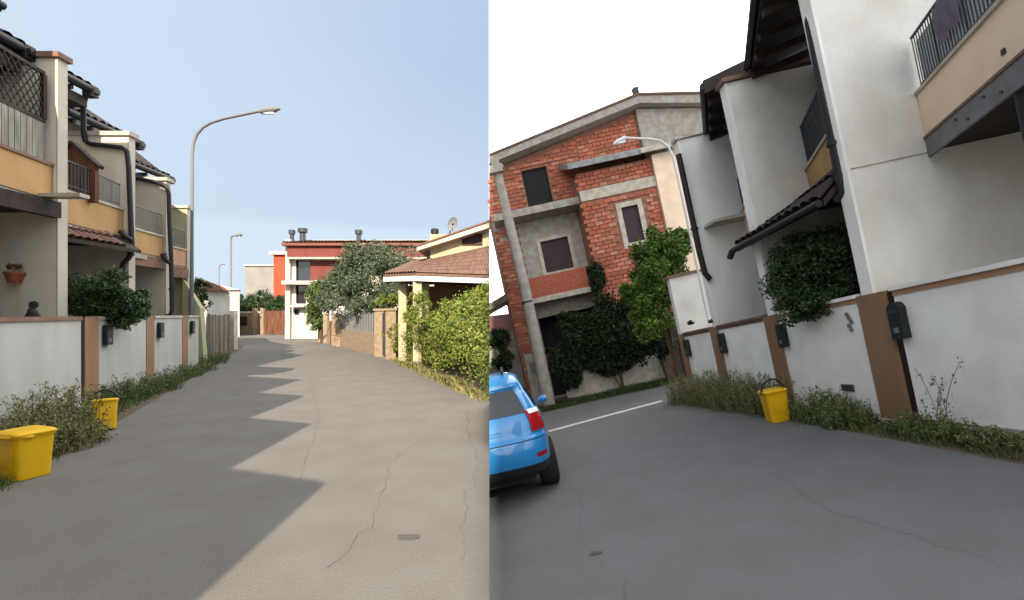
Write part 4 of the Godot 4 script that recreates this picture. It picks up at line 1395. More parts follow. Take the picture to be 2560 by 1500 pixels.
	for i in 4:
		mb = MB.new()
		var f := f0 + 0.25 + i * (f1 - f0 - 0.4) / 3.0
		hexa(mb, 1, [Vector3(re.call(f) + 0.04, eh - 0.1, f), Vector3(re.call(f) + 1.6, eh + 0.2, f), Vector3(re.call(f) + 1.6, eh + 0.2, f + 0.07), Vector3(re.call(f) + 0.04, eh - 0.1, f + 0.07),
			Vector3(re.call(f) + 0.04, eh - 0.004, f), Vector3(re.call(f) + 1.6, eh + 0.29, f), Vector3(re.call(f) + 1.6, eh + 0.29, f + 0.07), Vector3(re.call(f) + 0.04, eh - 0.004, f + 0.07)])
		build(mb, "rafter", M.dark_wood, rf)
	return o

func right_street() -> void:
	M.screen = mat(0.26, 0.34, 0.38, 0.8)
	M.screen.transparency = BaseMaterial3D.TRANSPARENCY_ALPHA
	M.screen.albedo_color.a = 0.7
	var ha := right_house(0, "nearest tilted row house with peach balcony, metal fascia and dark railing")
	var hb := right_house(1, "tilted row house with dark tiled canopy over its porch and big bush")
	var hc := right_house(2, "last tilted row house with bluish blank wall beside the brick building")
	var mb := MB.new()
	# thin joint in the big grey wall, a narrow darker strip
	mb = MB.new()
	box(mb, 1, 4.47, 5.5, 3.105, 3.115, 5.742, 5.7495)
	build(mb, "plaster_joint", M.concrete, ha)
	downpipe(ha, [Vector3(4.86, 6.3, 4.18), Vector3(4.86, 4.6, 4.18), Vector3(4.86, 2.6, 4.18), Vector3(4.86, 1.7, 4.18), Vector3(4.86, 1.2, 4.18)], 0.06, 1)
	mb = MB.new()
	tube(mb, 1, [P(1, 2490, 142, 4.5), P(1, 2506, 160, 4.45), P(1, 2522, 176, 4.45)], [0.03, 0.045, 0.03], 10)
	build(mb, "wall_light", M.ceramic, ha)
	# clothes on the railing of the near balcony
	var ct := thing("hanging_cloth", "dark cloth hanging over the railing of the nearest balcony", "cloth", W(1, Vector3(5.1, 4.0, 4.85)))
	mb = MB.new()
	var rings := []
	for i in 9:
		var row := []
		for j in 12:
			var f := 4.7 + j * 0.04
			row.append(Vector3(5.43 + 0.41 * (f - 5.75) + 0.02 + 0.02 * sin(j * 1.4 + i * 0.5), 4.44 - i * 0.05 - 0.02 * sin(j * 0.9), f))
		rings.append(row)
	skin(mb, 1, rings, false, false)
	build(mb, "cloth", M.cloth, ct)
	# downpipe on the end of the near party wall
	downpipe(ha, [P(1, 2030, 28, 5.88), P(1, 2024, 40, 5.88), P(1, 2026, 60, 5.88), P(1, 2062, 250, 5.88), P(1, 2100, 440, 5.88), P(1, 2108, 480, 5.9), P(1, 2090, 500, 6.0)], 0.06, 1)
	# canopy with dark tiles on the second house
	mb = MB.new()
	hexa(mb, 1, [Vector3(4.22, 2.78, 5.95), Vector3(4.75, 3.22, 5.95), Vector3(5.42, 3.22, 8.2), Vector3(4.22, 2.78, 8.2),
		Vector3(4.22, 2.87, 5.95), Vector3(4.75, 3.31, 5.95), Vector3(5.42, 3.31, 8.2), Vector3(4.22, 2.87, 8.2)])
	var cp := build(mb, "canopy", M.dark_wood, hb)
	var n := 12
	for i in n:
		var fa := 5.95 + 2.25 * i / n
		var fb := 5.95 + 2.25 * (i + 1) / n
		tiles(MB.new(), 1, Vector3(4.19, 2.88, fa), Vector3(4.19, 2.88, fb), Vector3(lerpf(0.5, 1.2, i / float(n - 1)), 0.44, 0), 0.187, 2 + i / 5, cp, M.dark_tile)
	mb = MB.new()
	tube(mb, 1, [Vector3(4.15, 2.83, 5.95), Vector3(4.15, 2.82, 8.28)], 0.05, 8)
	tube(mb, 1, [Vector3(4.15, 2.82, 8.28), Vector3(4.12, 2.72, 8.36)], 0.055, 8)
	build(mb, "gutter", M.pipe, cp)
	# third house: ledge and downpipe, low end wall
	mb = MB.new()
	box(mb, 1, 4.58, 5.45, 3.66, 3.72, 9.6, 10.09)
	build(mb, "ledge", M.pale_coping, hc)
	downpipe(hc, [Vector3(4.36, 5.3, 10.05), Vector3(4.36, 4.4, 10.05), Vector3(4.36, 3.2, 10.05), Vector3(4.38, 2.75, 10.05), Vector3(4.46, 2.6, 10.05)], 0.06, 1)
	var ew := thing("end_wall", "pale wall with brown coping at the end of the tilted row", "wall", W(1, Vector3(5, 0, 12.4)))
	mb = MB.new()
	box(mb, 1, 4.43, 6.2, 0, 3.06, 12.3, 12.5)
	build(mb, "wall", M.grey_plaster, ew)
	mb = MB.new()
	box(mb, 1, 4.36, 6.2, 3.061, 3.13, 12.24, 12.56)
	build(mb, "coping", M.coping, ew)
	# garden walls
	var seg := [[2.6, 5.47, 5.58, 6.02], [6.02, 7.85, 7.85, 8.25], [8.25, 10.1, 10.1, 10.5], [10.5, 12.1, 12.1, 12.45]]
	var lab := ["long white garden wall nearest on the right, tall weed stalk in front", "white garden wall panel between two brown pilasters under the dark bush", "white garden wall panel with yellow bin and weeds at its foot", "farthest short white garden wall panel of the tilted street"]
	for i in 4:
		var s: Array = seg[i]
		var o := thing("garden_wall", lab[i], "wall", W(1, Vector3(4.43, 0, s[1])), "white garden walls of the tilted street")
		mb = MB.new()
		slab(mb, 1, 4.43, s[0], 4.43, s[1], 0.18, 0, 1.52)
		build(mb, "panel", M.white_lightened, o)
		mb = MB.new()
		slab(mb, 1, 4.385, s[0], 4.385, s[1], 0.26, 1.585, 1.63)
		build(mb, "coping", M.white_lightened if i < 2 else M.coping, o)
		mb = MB.new()
		slab(mb, 1, 4.42, s[0], 4.42, s[1], 0.2, 1.521, 1.584)
		build(mb, "band", M.salmon if i < 2 else M.coping, o)
		mb = MB.new()
		slab(mb, 1, 4.405, s[2] + 0.002, 4.405, s[3] - 0.002, 0.2, 0.05, 1.60)
		build(mb, "pilaster", M.pilaster, o)
		mb = MB.new()
		slab(mb, 1, 4.37, s[2] - 0.03, 4.37, s[3] + 0.02, 0.2, 0, 0.049)
		build(mb, "plinth", M.pale_concrete, o)
		if i == 0:
			mb = MB.new()
			slab(mb, 1, 4.45, s[1] + 0.002, 4.45, s[2], 0.12, 0, 1.58)
			build(mb, "wall_joint", M.dark_wood, o)
		mb = MB.new()
		slab(mb, 1, 4.395, s[0], 4.395, s[1], 0.033, 0, 0.1)
		build(mb, "wall_foot", M.concrete, o)

var bricks_left := 300

func brickwork(parent: Node3D, joined: MB, r0: float, r1: float, h0: float, h1: float, f: float, holes: Array, toothed := false, roofline := []) -> void:
	var bw := 0.34
	var bh := 0.165
	var rows := int((h1 - h0) / bh)
	for j in rows:
		var y := h0 + (j + 0.5) * bh
		var x := r0 - (bw * 0.5 if j % 2 == 0 else 0.0)
		while x < r1:
			var a := maxf(x, r0 - (0.1 if toothed and j % 2 == 0 else 0.0))
			var b := minf(x + bw, r1)
			x += bw
			if b - a < 0.08:
				continue
			var ok := true
			for o in holes:
				if b > o[0] - 0.02 and a < o[1] + 0.02 and y > o[2] - 0.05 and y < o[3] + 0.05:
					ok = false
			if not roofline.is_empty() and y + bh > roofline[0].y + (roofline[1].y - roofline[0].y) * (a - roofline[0].x) / (roofline[1].x - roofline[0].x):
				ok = false
			var w := W(1, Vector3((a + b) / 2, y, f))
			if not ok or w.x - SEAM * w.z < 0.06 or rng.randf() < 0.015:
				continue
			var out := rng.randf_range(0.0, 0.016)
			if bricks_left > 0 and b - a > 0.3:
				bricks_left -= 1
				var m := MeshInstance3D.new()
				m.mesh = brick_mesh[rng.randi() % 5]
				m.name = numbered(parent, "brick")
				parent.add_child(m)
				m.basis = Basis(Vector3(0, 0, 1), TILT)
				m.position = w + Vector3(0, 0, 0.012 + out) - base_of(parent)
			else:
				var t := rng.randf_range(0.7, 1.2)
				joined.col = Color(t, t * rng.randf_range(0.85, 1.15), t * rng.randf_range(0.85, 1.15))
				box(joined, 1, a + 0.012, b - 0.012, y - bh / 2 + 0.012, y + bh / 2 - 0.012, f - 0.025 - out, f + 0.02)

var brick_mesh := []

func right_far() -> void:
	for k in 5:
		var bm := BoxMesh.new()
		bm.size = Vector3(0.316, 0.141, 0.07)
		bm.material = M.brick[k]
		brick_mesh.append(bm)
	var F := 21.0
	var G := 19.6
	var o := thing("brick_building", "unfinished red brick house with concrete slabs and dark openings", "house", W(1, Vector3(5, 0, F)))
	var q := func(x: float, y: float, f: float) -> Vector3: return P(1, x, y, f)
	var r_l: float = 0.5
	var door := [q.call(1302, 425, F).x, q.call(1387, 510, F).x - 0.03, q.call(1387, 512, F).y, q.call(1302, 428, F).y]
	var win := [q.call(1350, 605, F).x, q.call(1435, 668, F).x, q.call(1435, 668, F).y, q.call(1350, 605, F).y]
	var slab_h: float = q.call(1360, 528, F).y
	var peak: Vector3 = q.call(1590, 276, F)
	var lefttop: Vector3 = q.call(1190, 440, F)
	var righttop: Vector3 = q.call(1760, 275, F)
	var mb := MB.new(); mb.clip = 1
	wall_with_holes(mb, 1, r_l, 12.0, slab_h, lefttop.y - 0.05, F, F + 0.3, [door])
	ext(mb, 1, [Vector3(r_l, lefttop.y - 0.05, F), Vector3(12, lefttop.y - 0.05, F), Vector3(12, righttop.y - 0.1, F), Vector3(peak.x, peak.y, F), Vector3(r_l, lefttop.y, F)], Vector3(0, 0, 0.3))
	var upper := build(mb, "upper_wall", M.mortar, o)
	mb = MB.new(); mb.clip = 1
	wall_with_holes(mb, 1, r_l, 12.0, 0, slab_h - 0.002, F + 0.04, F + 0.3, [win, [r_l + 1.1, 4.6, 0.1, 3.6]])
	var lower := build(mb, "lower_wall", M.concrete, o)
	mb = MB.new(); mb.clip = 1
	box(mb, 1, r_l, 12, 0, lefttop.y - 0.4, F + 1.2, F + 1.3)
	build(mb, "inner_wall", M.void, o)  # near-black colour stands in for the dark inside and under the balcony
	mb = MB.new(); mb.clip = 1
	box(mb, 1, r_l, r_l + 0.25, 0, lefttop.y - 0.3, F + 0.302, F + 7)
	build(mb, "side_wall", M.mortar, o)
	# roof slab
	mb = MB.new(); mb.clip = 1
	ext(mb, 1, [lefttop + Vector3(-0.35, -0.02, -0.6), Vector3(peak.x, peak.y, F - 0.6), Vector3(12, righttop.y - 0.3, F - 0.6), Vector3(12, righttop.y + 0.1, F - 0.6), Vector3(peak.x, peak.y + 0.32, F - 0.6), lefttop + Vector3(-0.35, 0.26, -0.6)], Vector3(0, 0, 9))
	var rf := build(mb, "roof", M.concrete, o)
	mb = MB.new(); mb.clip = 1
	ext(mb, 1, [lefttop + Vector3(-0.4, 0.262, -0.65), Vector3(peak.x, peak.y + 0.322, F - 0.65), Vector3(12, righttop.y + 0.102, F - 0.65), Vector3(12, righttop.y + 0.2, F - 0.65), Vector3(peak.x, peak.y + 0.42, F - 0.65), lefttop + Vector3(-0.4, 0.34, -0.65)], Vector3(0, 0, 9))
	build(mb, "roof_covering", M.tile, rf)
	mb = MB.new()
	box(mb, 1, peak.x - 0.12, peak.x + 0.12, peak.y + 0.2, peak.y + 0.75, F - 0.5, F - 0.3)
	build(mb, "chimney", M.iron, rf)
	# grey gable part on the right
	mb = MB.new()
	ext(mb, 1, [Vector3(peak.x - 0.1, slab_h + 1.0, F - 0.25), Vector3(12, slab_h + 1.0, F - 0.25), Vector3(12, righttop.y - 0.32, F - 0.25), Vector3(peak.x - 0.1, peak.y - 0.05, F - 0.25)], Vector3(0, 0, 0.22))
	build(mb, "rendered_wall", M.concrete, o)
	# openings: dark shutters set back
	mb = MB.new()
	box(mb, 1, door[0] + 0.01, door[1] - 0.01, door[2], door[3], F + 0.14, F + 0.18)
	build(mb, "door", M.void, o)
	window(o, 1, win[0], win[1], win[2], win[3], F + 0.04, M.pale_concrete, M.shutter, 0.16)
	# slabs
	mb = MB.new(); mb.clip = 1
	box(mb, 1, r_l + 0.1, q.call(1450, 520, F).x, slab_h - 0.3, slab_h - 0.003, F - 1.0, F + 0.03)
	build(mb, "balcony_slab", M.concrete, o)
	mb = MB.new()
	box(mb, 1, q.call(1318, 700, F).x, q.call(1470, 690, F).x, q.call(1400, 738, F).y, q.call(1390, 690, F).y, F - 0.7, F - 0.55)
	var pp := build(mb, "balcony_parapet", M.brick[1], o)
	mb = MB.new()
	box(mb, 1, q.call(1318, 700, F).x - 0.1, q.call(1470, 690, F).x, q.call(1400, 738, F).y - 0.22, q.call(1400, 738, F).y - 0.002, F - 0.75, F + 0.03)
	build(mb, "parapet_slab", M.pale_concrete, pp)
	mb = MB.new()
	box(mb, 1, q.call(1318, 700, F).x - 0.1, q.call(1318, 700, F).x + 0.02, 0, q.call(1400, 738, F).y - 0.23, F - 0.6, F - 0.3)
	build(mb, "post", M.concrete, o)
	# front wing
	var wl: float = q.call(1440, 440, G).x
	var wr: float = q.call(1630, 420, G).x
	var wt: float = q.call(1530, 416, G).y
	var ww := [q.call(1552, 520, G).x, q.call(1612, 600, G).x, q.call(1612, 600, G).y, q.call(1552, 520, G).y]
	var band := [q.call(1530, 489, G).y, q.call(1530, 462, G).y]
	mb = MB.new()
	wall_with_holes(mb, 1, wl, wr, 0, wt, G, G + 0.3, [ww])
	box(mb, 1, wl, wl + 0.25, 0, wt, G + 0.302, F)
	var wing := build(mb, "wing_wall", M.mortar, o)
	mb = MB.new()
	box(mb, 1, wl - 0.02, wr + 0.01, band[0], band[1], G - 0.05, G - 0.002)
	build(mb, "concrete_band", M.pale_concrete, wing)
	window(o, 1, ww[0], ww[1], ww[2], ww[3], G, M.pale_concrete, M.shutter, 0.2)
	mb = MB.new()
	box(mb, 1, wr + 0.012, wr + 1.35, 0, wt + 0.05, G - 0.2, G + 1.2)
	build(mb, "rendered_corner", M.peach, o)
	mb = MB.new()
	hexa(mb, 1, [Vector3(wl - 0.35, wt + 0.06, G - 0.5), Vector3(wr + 1.5, wt + 0.06, G - 0.5), Vector3(wr + 1.5, wt + 0.85, F - 0.02), Vector3(wl - 0.35, wt + 0.85, F - 0.02),
		Vector3(wl - 0.35, wt + 0.28, G - 0.5), Vector3(wr + 1.5, wt + 0.28, G - 0.5), Vector3(wr + 1.5, wt + 1.05, F - 0.02), Vector3(wl - 0.35, wt + 1.05, F - 0.02)])
	build(mb, "wing_roof", M.steel_sheet, o)
	mb = MB.new()
	box(mb, 1, wr - 0.5, wr + 1.6, wt + 0.07, wt + 0.27, G - 0.56, G - 0.502)
	build(mb, "wing_roof_edge", M.pale_concrete, o)
	# bricks, the best visible ones each on its own
	var joined := MB.new()
	brickwork(wing, joined, wl, wr, 2.2, band[0] - 0.02, G, [[ww[0] - 0.2, ww[1] + 0.2, ww[2] - 0.2, ww[3] + 0.2]], true)
	brickwork(wing, joined, wl, wr, band[1] + 0.02, wt - 0.02, G, [], true)
	build(joined, "brick_courses", M.brick[0], wing).set_meta("kind", "stuff")
	bricks_left = 300
	joined = MB.new()
	brickwork(upper, joined, r_l, wl + 0.6, slab_h + 0.02, lefttop.y - 0.1, F, [[door[0], door[1], door[2] - 0.1, door[3]]])
	brickwork(upper, joined, wl + 0.6, peak.x - 0.1, wt + 0.7, peak.y, F, [], false, [Vector3(r_l, lefttop.y - 0.05, 0), peak])
	brickwork(upper, joined, r_l, wl + 0.6, lefttop.y - 0.1, peak.y, F, [], false, [Vector3(r_l, lefttop.y - 0.05, 0), peak])
	build(joined, "brick_courses", M.brick[2], upper).set_meta("kind", "stuff")
	joined = MB.new()
	bricks_left = 200
	brickwork(lower, joined, r_l, r_l + 1.08, 0.3, slab_h - 0.32, F + 0.04, [])
	if not joined.v.is_empty():
		build(joined, "brick_courses", M.brick[1], lower).set_meta("kind", "stuff")
	# garden wall, dark gate, pole, and the small yard on the left
	o = thing("low_wall", "low weathered cream wall overgrown by dark creeper before the brick house", "wall", W(1, Vector3(5, 0, 18.7)))
	mb = MB.new()
	box(mb, 1, 1.9, 5.75, 0, 1.05, 18.6, 18.8)
	build(mb, "wall", M.pale_concrete, o)
	mb = MB.new()
	box(mb, 1, 5.76, 6.05, 0, 1.75, 18.5, 18.8)
	build(mb, "pillar", M.pale_concrete, o)
	o = thing("dark_gate", "dark brown board gate between the cream wall and the row's end wall", "gate", W(1, Vector3(6.5, 0, 18.0)))
	for i in 11:
		mb = MB.new()
		var tn := rng.randf_range(0.7, 1.3)
		mb.col = Color(tn, tn, tn)
		box(mb, 1, 5.95 + i * 0.16, 6.1 + i * 0.16, 0.04, 2.5, 17.9, 17.95 + rng.randf_range(0, 0.01))
		build(mb, "board", M.shutter, o)
	o = thing("gate_pillar", "grey concrete pillar with meter box left of the utility pole", "pillar", W(1, Vector3(0.9, 0, 18.3)))
	mb = MB.new()
	hexa(mb, 1, [Vector3(0.55, 0, 18.2), Vector3(1.15, 0, 18.2), Vector3(1.15, 0, 18.6), Vector3(0.55, 0, 18.6), Vector3(0.55, 2.1, 18.2), Vector3(1.1, 2.1, 18.2), Vector3(1.1, 2.1, 18.6), Vector3(0.55, 2.1, 18.6)])
	build(mb, "shaft", M.concrete, o)
	mb = MB.new()
	box(mb, 1, 0.68, 0.95, 1.35, 1.75, 18.12, 18.198)
	build(mb, "meter_box", M.pale_iron, o)
	o = thing("utility_pole", "tall tapering concrete utility pole in front of the brick house", "pole", W(1, P(1, 1370, 1006, 17.6) * Vector3(1, 0, 1)))
	mb = MB.new(); mb.clip = 1
	var pb: Vector3 = P(1, 1370, 1000, 17.6)
	tube(mb, 1, [Vector3(pb.x, 0, 17.6), Vector3(pb.x + 0.03, 4.5, 17.6), Vector3(P(1, 1236, 400, 17.6).x, P(1, 1236, 395, 17.6).y, 17.6)], [0.24, 0.2, 0.15], 14)
	build(mb, "shaft", M.concrete, o)
	mb = MB.new(); mb.clip = 1
	var pc: Vector3 = P(1, 1236, 425, 17.4)
	box(mb, 1, pc.x - 0.25, pc.x + 0.3, pc.y - 0.12, pc.y + 0.15, 17.3, 17.55)
	tube(mb, 1, [pc + Vector3(0.2, 0, 0), pc + Vector3(0.35, 0.1, 0)], 0.06, 8)
	build(mb, "bracket", M.concrete, o)
	mb = MB.new(); mb.clip = 1
	var pr: Vector3 = P(1, 1318, 757, 17.6)
	tube(mb, 1, [pr, pr + Vector3(0, 0.07, 0)], 0.225, 14)
	build(mb, "band", M.iron, o)
	o = thing("yard_shed", "low grey green shed roof with striped awning at the left of the brick house", "shed", W(1, Vector3(-0.5, 0, 23)))
	mb = MB.new(); mb.clip = 1
	box(mb, 1, -2.5, 0.6, 0, 4.2, 23, 24)
	build(mb, "wall", M.grey_plaster, o)
	mb = MB.new(); mb.clip = 1
	ext(mb, 1, [P(1, 1190, 778, 22.8), P(1, 1285, 722, 22.8), P(1, 1292, 738, 22.8), P(1, 1195, 792, 22.8)], Vector3(0, 0, 1.5))
	build(mb, "roof", M.concrete, o)
	for i in 7:
		mb = MB.new(); mb.clip = 1
		var x := 1205 + i * 12
		mb.col = Color(1, 1, 1) if i % 2 == 0 else Color(1.7, 2.6, 2.5)
		ext(mb, 1, [P(1, x, 793 - i * 1.5, 22.4), P(1, x + 12, 791 - i * 1.5, 22.4), P(1, x + 5, 826 - i, 21.8), P(1, x - 7, 828 - i, 21.8)], Vector3(0, -0.03, 0))
		build(mb, "awning_stripe", M.awning, o)
	mb = MB.new(); mb.clip = 1
	box(mb, 1, -0.6, 1.2, 2.35, 2.75, 21.7, 21.9)
	build(mb, "beam", M.pale_concrete, o)
	street_lamp("pale curved street lamp rising beside the bluish end wall of the tilted row", 1, Vector3(4.9, 0, 11.6), [Vector3(4.9, 3.0, 11.6), Vector3(4.9, 5.4, 11.6), Vector3(4.89, 5.85, 11.6), Vector3(4.83, 6.1, 11.6), Vector3(4.68, 6.28, 11.6), Vector3(4.45, 6.37, 11.6), Vector3(3.85, 6.53, 11.6)], Vector3(3.9, 6.53, 11.6), Vector3(3.55, 6.44, 11.6), 0.036, M.pale_steel)

func ring_at(h: float) -> Array:
	# plan outline of the car at height h: half width, rear, front
	var T := [[0.26, 0.78, 5.93, 9.5], [0.34, 0.86, 5.79, 9.62], [0.46, 0.885, 5.73, 9.66], [0.62, 0.89, 5.72, 9.68], [0.74, 0.895, 5.76, 9.66], [0.80, 0.89, 5.83, 9.6], [0.92, 0.885, 5.86, 9.4], [1.02, 0.86, 5.92, 9.0], [1.10, 0.82, 5.99, 8.5], [1.25, 0.76, 6.12, 8.1], [1.38, 0.70, 6.24, 7.8], [1.46, 0.67, 6.27, 7.7], [1.54, 0.64, 6.42, 7.6], [1.59, 0.56, 6.6, 7.4], [1.62, 0.40, 6.85, 7.2]]
	var a: Array = T[0]
	var b: Array = T[0]
	for i in T.size() - 1:
		if h >= T[i][0]:
			a = T[i]
			b = T[i + 1]
	var t: float = clampf((h - a[0]) / (b[0] - a[0]), 0, 1)
	return [lerpf(a[1], b[1], t), lerpf(a[2], b[2], t), lerpf(a[3], b[3], t)]

func car_point(h: float, g: float, out := 0.0) -> Vector3:
	# g runs round the plan: 0 = right side middle, 0.25 = middle of the rear
	var q := ring_at(h)
	var th := g * TAU
	var e := 0.42
	var x := signf(cos(th)) * pow(absf(cos(th)), e)
	var y := signf(sin(th)) * pow(absf(sin(th)), e * 0.55)
	var mid: float = (q[1] + q[2]) / 2.0
	return Vector3(-0.60 + x * (q[0] + out), h, mid - y * ((q[2] - q[1]) / 2.0 + out))

func car_patch(h0: float, h1: float, g0: float, g1: float, out: float, n := 8, m := 6, skew := 0.0) -> MB:
	var mb := MB.new()
	mb.clip = 1
	var rings := []
	for i in m + 1:
		var row := []
		for j in n + 1:
			var t := i / float(m)
			row.append(car_point(lerpf(h0, h1, t), lerpf(g0, g1, j / float(n)) + skew * t, out))
		rings.append(row)
	skin(mb, 1, rings, false, false)
	return mb

func car() -> void:
	var o := thing("parked_car", "bright blue hatchback seen from behind at the left of the tilted street", "car", W(1, Vector3(-0.6, 0, 6.0)))
	var mb := MB.new()
	mb.clip = 1
	var rings := []
	var hs := [0.26, 0.30, 0.34, 0.40, 0.46, 0.54, 0.62, 0.70, 0.74, 0.77, 0.80, 0.86, 0.92, 1.0, 1.06, 1.12, 1.18, 1.25, 1.32, 1.38, 1.42, 1.46, 1.5, 1.54, 1.57, 1.59, 1.605, 1.62]
	for h in hs:
		var ring := []
		for j in 96:
			ring.append(car_point(h, j / 96.0))
		rings.append(ring)
	skin(mb, 1, rings)
	build(mb, "body", M.paintwork, o)
	mb = car_patch(1.06, 1.37, 0.155, 0.345, 0.006, 16, 6)
	build(mb, "rear_window", M.glass, o)
	mb = car_patch(0.82, 1.08, 0.075, 0.163, 0.012, 10, 6)
	var tl := build(mb, "tail_light", M.lamp_red, o)
	mb = car_patch(1.035, 1.09, 0.07, 0.15, 0.016, 10, 3)
	build(mb, "clear_lens", M.lamp_white, tl)
	mb = car_patch(0.26, 0.44, 0.0, 0.5, 0.008, 40, 5)
	build(mb, "bumper", M.black_plastic, o)
	mb = car_patch(0.52, 0.57, 0.10, 0.16, 0.008, 8, 2)
	build(mb, "reflector", M.lamp_red, o)
	mb = car_patch(1.40, 1.445, 0.13, 0.37, 0.03, 16, 3)
	build(mb, "spoiler", M.paintwork, o)
	mb = car_patch(0.735, 0.745, 0.1, 0.4, 0.004, 20, 2)
	build(mb, "tailgate_gap", M.black_plastic, o)
	mb = car_patch(1.1, 1.36, -0.12, 0.06, 0.005, 12, 5)
	build(mb, "side_window", M.glass, o)
	mb = MB.new()
	tube(mb, 1, [Vector3(-0.14, 1.6, 6.5), Vector3(-0.14, 1.67, 6.65), Vector3(-0.14, 1.67, 7.4), Vector3(-0.14, 1.6, 7.5)], 0.018, 6)
	build(mb, "roof_rail", M.black_plastic, o)
	mb = MB.new()
	skin(mb, 1, [ring8(Vector3(0.30, 1.02, 8.0), 0.02), ring8(Vector3(0.38, 1.04, 8.0), 0.09), ring8(Vector3(0.46, 1.04, 8.0), 0.07)])
	build(mb, "mirror", M.paintwork, o)
	var wc := Vector3(0.20, 0.325, 6.5)
	mb = MB.new()
	var prof := [[-0.13, 0.20], [-0.13, 0.27], [-0.115, 0.305], [-0.08, 0.322], [0.08, 0.322], [0.115, 0.305], [0.13, 0.27], [0.13, 0.20]]
	rings = []
	for p in prof:
		var ring := []
		for s in 32:
			var g := TAU * s / 32.0
			ring.append(wc + Vector3(p[0], sin(g) * p[1], cos(g) * p[1]))
		rings.append(ring)
	skin(mb, 1, rings, false)
	var wh := build(mb, "wheel", M.rubber, o)
	mb = MB.new()
	rings = []
	for p in [[0.04, 0.205], [0.10, 0.205], [0.115, 0.19], [0.06, 0.15], [0.05, 0.05]]:
		var ring := []
		for s in 32:
			var g := TAU * s / 32.0
			ring.append(wc + Vector3(p[0], sin(g) * p[1], cos(g) * p[1]))
		rings.append(ring)
	skin(mb, 1, rings)
	build(mb, "rim", M.rim, wh)
	mb = MB.new()
	mb.clip = 1
	box(mb, 1, -1.2, 0.0, 0.2, 0.3, 6.0, 9.3)
	build(mb, "underbody", M.black_plastic, o)

func ring8(c: Vector3, r: float) -> Array:
	var a := []
	for s in 12:
		var g := TAU * s / 12.0
		a.append(c + Vector3(0, sin(g) * r * 0.75, cos(g) * r))
	return a

# ---- unseen houses and added blockers that shade both streets ---------------------------------------------
func shade_makers() -> void:
	# nearer houses of the level row: their stepped eaves throw the toothed shadow on the road
	var tips := [[4.6, -1.83, 4.3], [7.02, -2.98, 4.3], [9.4, -4.1, 4.7], [11.75, -5.2, 5.1]]
	for t in tips:
		var L: float = t[2] / tan(deg_to_rad(32.0))
		var f1: float = t[0] - L
		var r: float = t[1] + SEAM * L
		near_house(f1 - 2.36, f1, r, t[2])
	near_house(3.62, 4.3, -5.84, 6.0)
	near_house(4.32, 5.66, -6.02, 5.3)
	var up_ := MB.new()
	box(up_, 0, -14.0, -7.5, 5.2, 8.3, 4.34, 5.64)  # unseen storey added to keep sun off the party walls beyond
	build(up_, "added_shade_storey", M.cream, get_node("row_house_009"))
	# unseen block added behind the viewpoint to keep the sun off the tilted street
	var o := thing("added_sun_blocker", "tall plain block added unseen behind the viewpoint to shade the tilted street", "building", Vector3(6, 0, 26))
	var mb := MB.new()
	var z0 := 22.0
	var z1 := 32.0
	var yb := -1.0
	var yt := 41.0
	var x1 := 10.5
	var q := [Vector3(SEAM * z0, yb, -z0), Vector3(x1, yb, -z0), Vector3(x1, yb, -z1), Vector3(SEAM * z1, yb, -z1), Vector3(SEAM * z0, yt, -z0), Vector3(x1, yt, -z0), Vector3(x1, yt, -z1), Vector3(SEAM * z1, yt, -z1)]
	hexa(mb, 0, q)
	build(mb, "wall", M.white_lightened, o)
	mb = MB.new()
	hexa(mb, 0, [Vector3(SEAM * z0, yt + 0.002, -z0 + 0.2), Vector3(x1 + 0.2, yt + 0.002, -z0 + 0.2), Vector3(x1 + 0.2, yt + 0.002, -z1 - 0.2), Vector3(SEAM * z1, yt + 0.002, -z1 - 0.2), Vector3(SEAM * z0, yt + 0.3, -z0 + 0.2), Vector3(x1 + 0.2, yt + 0.3, -z0 + 0.2), Vector3(x1 + 0.2, yt + 0.3, -z1 - 0.2), Vector3(SEAM * z1, yt + 0.3, -z1 - 0.2)])
	build(mb, "roof_slab", M.pale_concrete, o)
	for fl in 12:
		for k in 3:
			mb = MB.new()
			var x := 2.0 + k * 3.0
			box(mb, 0, x, x + 1.3, 2.0 + fl * 3.0, 3.5 + fl * 3.0, -z0 + 0.002, -z0 + 0.04)
			build(mb, "window", M.glass, o)

var near_count := 0

func near_house(f0: float, f1: float, r: float, h: float) -> void:
	var lab := ["stepped row house farthest behind the viewpoint, seen only by its shadow on the road", "second stepped row house behind the viewpoint, seen only by its toothed shadow", "third stepped row house behind the viewpoint, seen only by its toothed shadow", "stepped row house level with the viewpoint, seen only by its shadow", "stepped row house just ahead, left out of the picture, seen by its shadow", "row house whose gutter end shows in the top left corner"]
	var o := thing("row_house", lab[near_count], "house", W(0, Vector3(r, 0, f1)), "terraced houses along the left of the level street")
	near_count += 1
	var mb := MB.new()
	box(mb, 0, r - 7.5, r - 0.6, 0, h - 0.15, f0, f1 - 0.02)
	build(mb, "wall", M.cream, o)
	mb = MB.new()
	ext(mb, 0, [Vector3(r, h - 0.14, f0), Vector3(r, h, f0), Vector3(r - 4.2, h + 0.9, f0), Vector3(r - 8, h - 0.1, f0)], Vector3(0, 0, f1 - f0))
	var rf := build(mb, "roof", M.dark_tile, o)
	mb = MB.new()
	tube(mb, 0, [Vector3(r + 0.02, h - 0.07, f0), Vector3(r + 0.02, h - 0.07, f1)], 0.05, 8)
	build(mb, "gutter", M.pipe, rf)

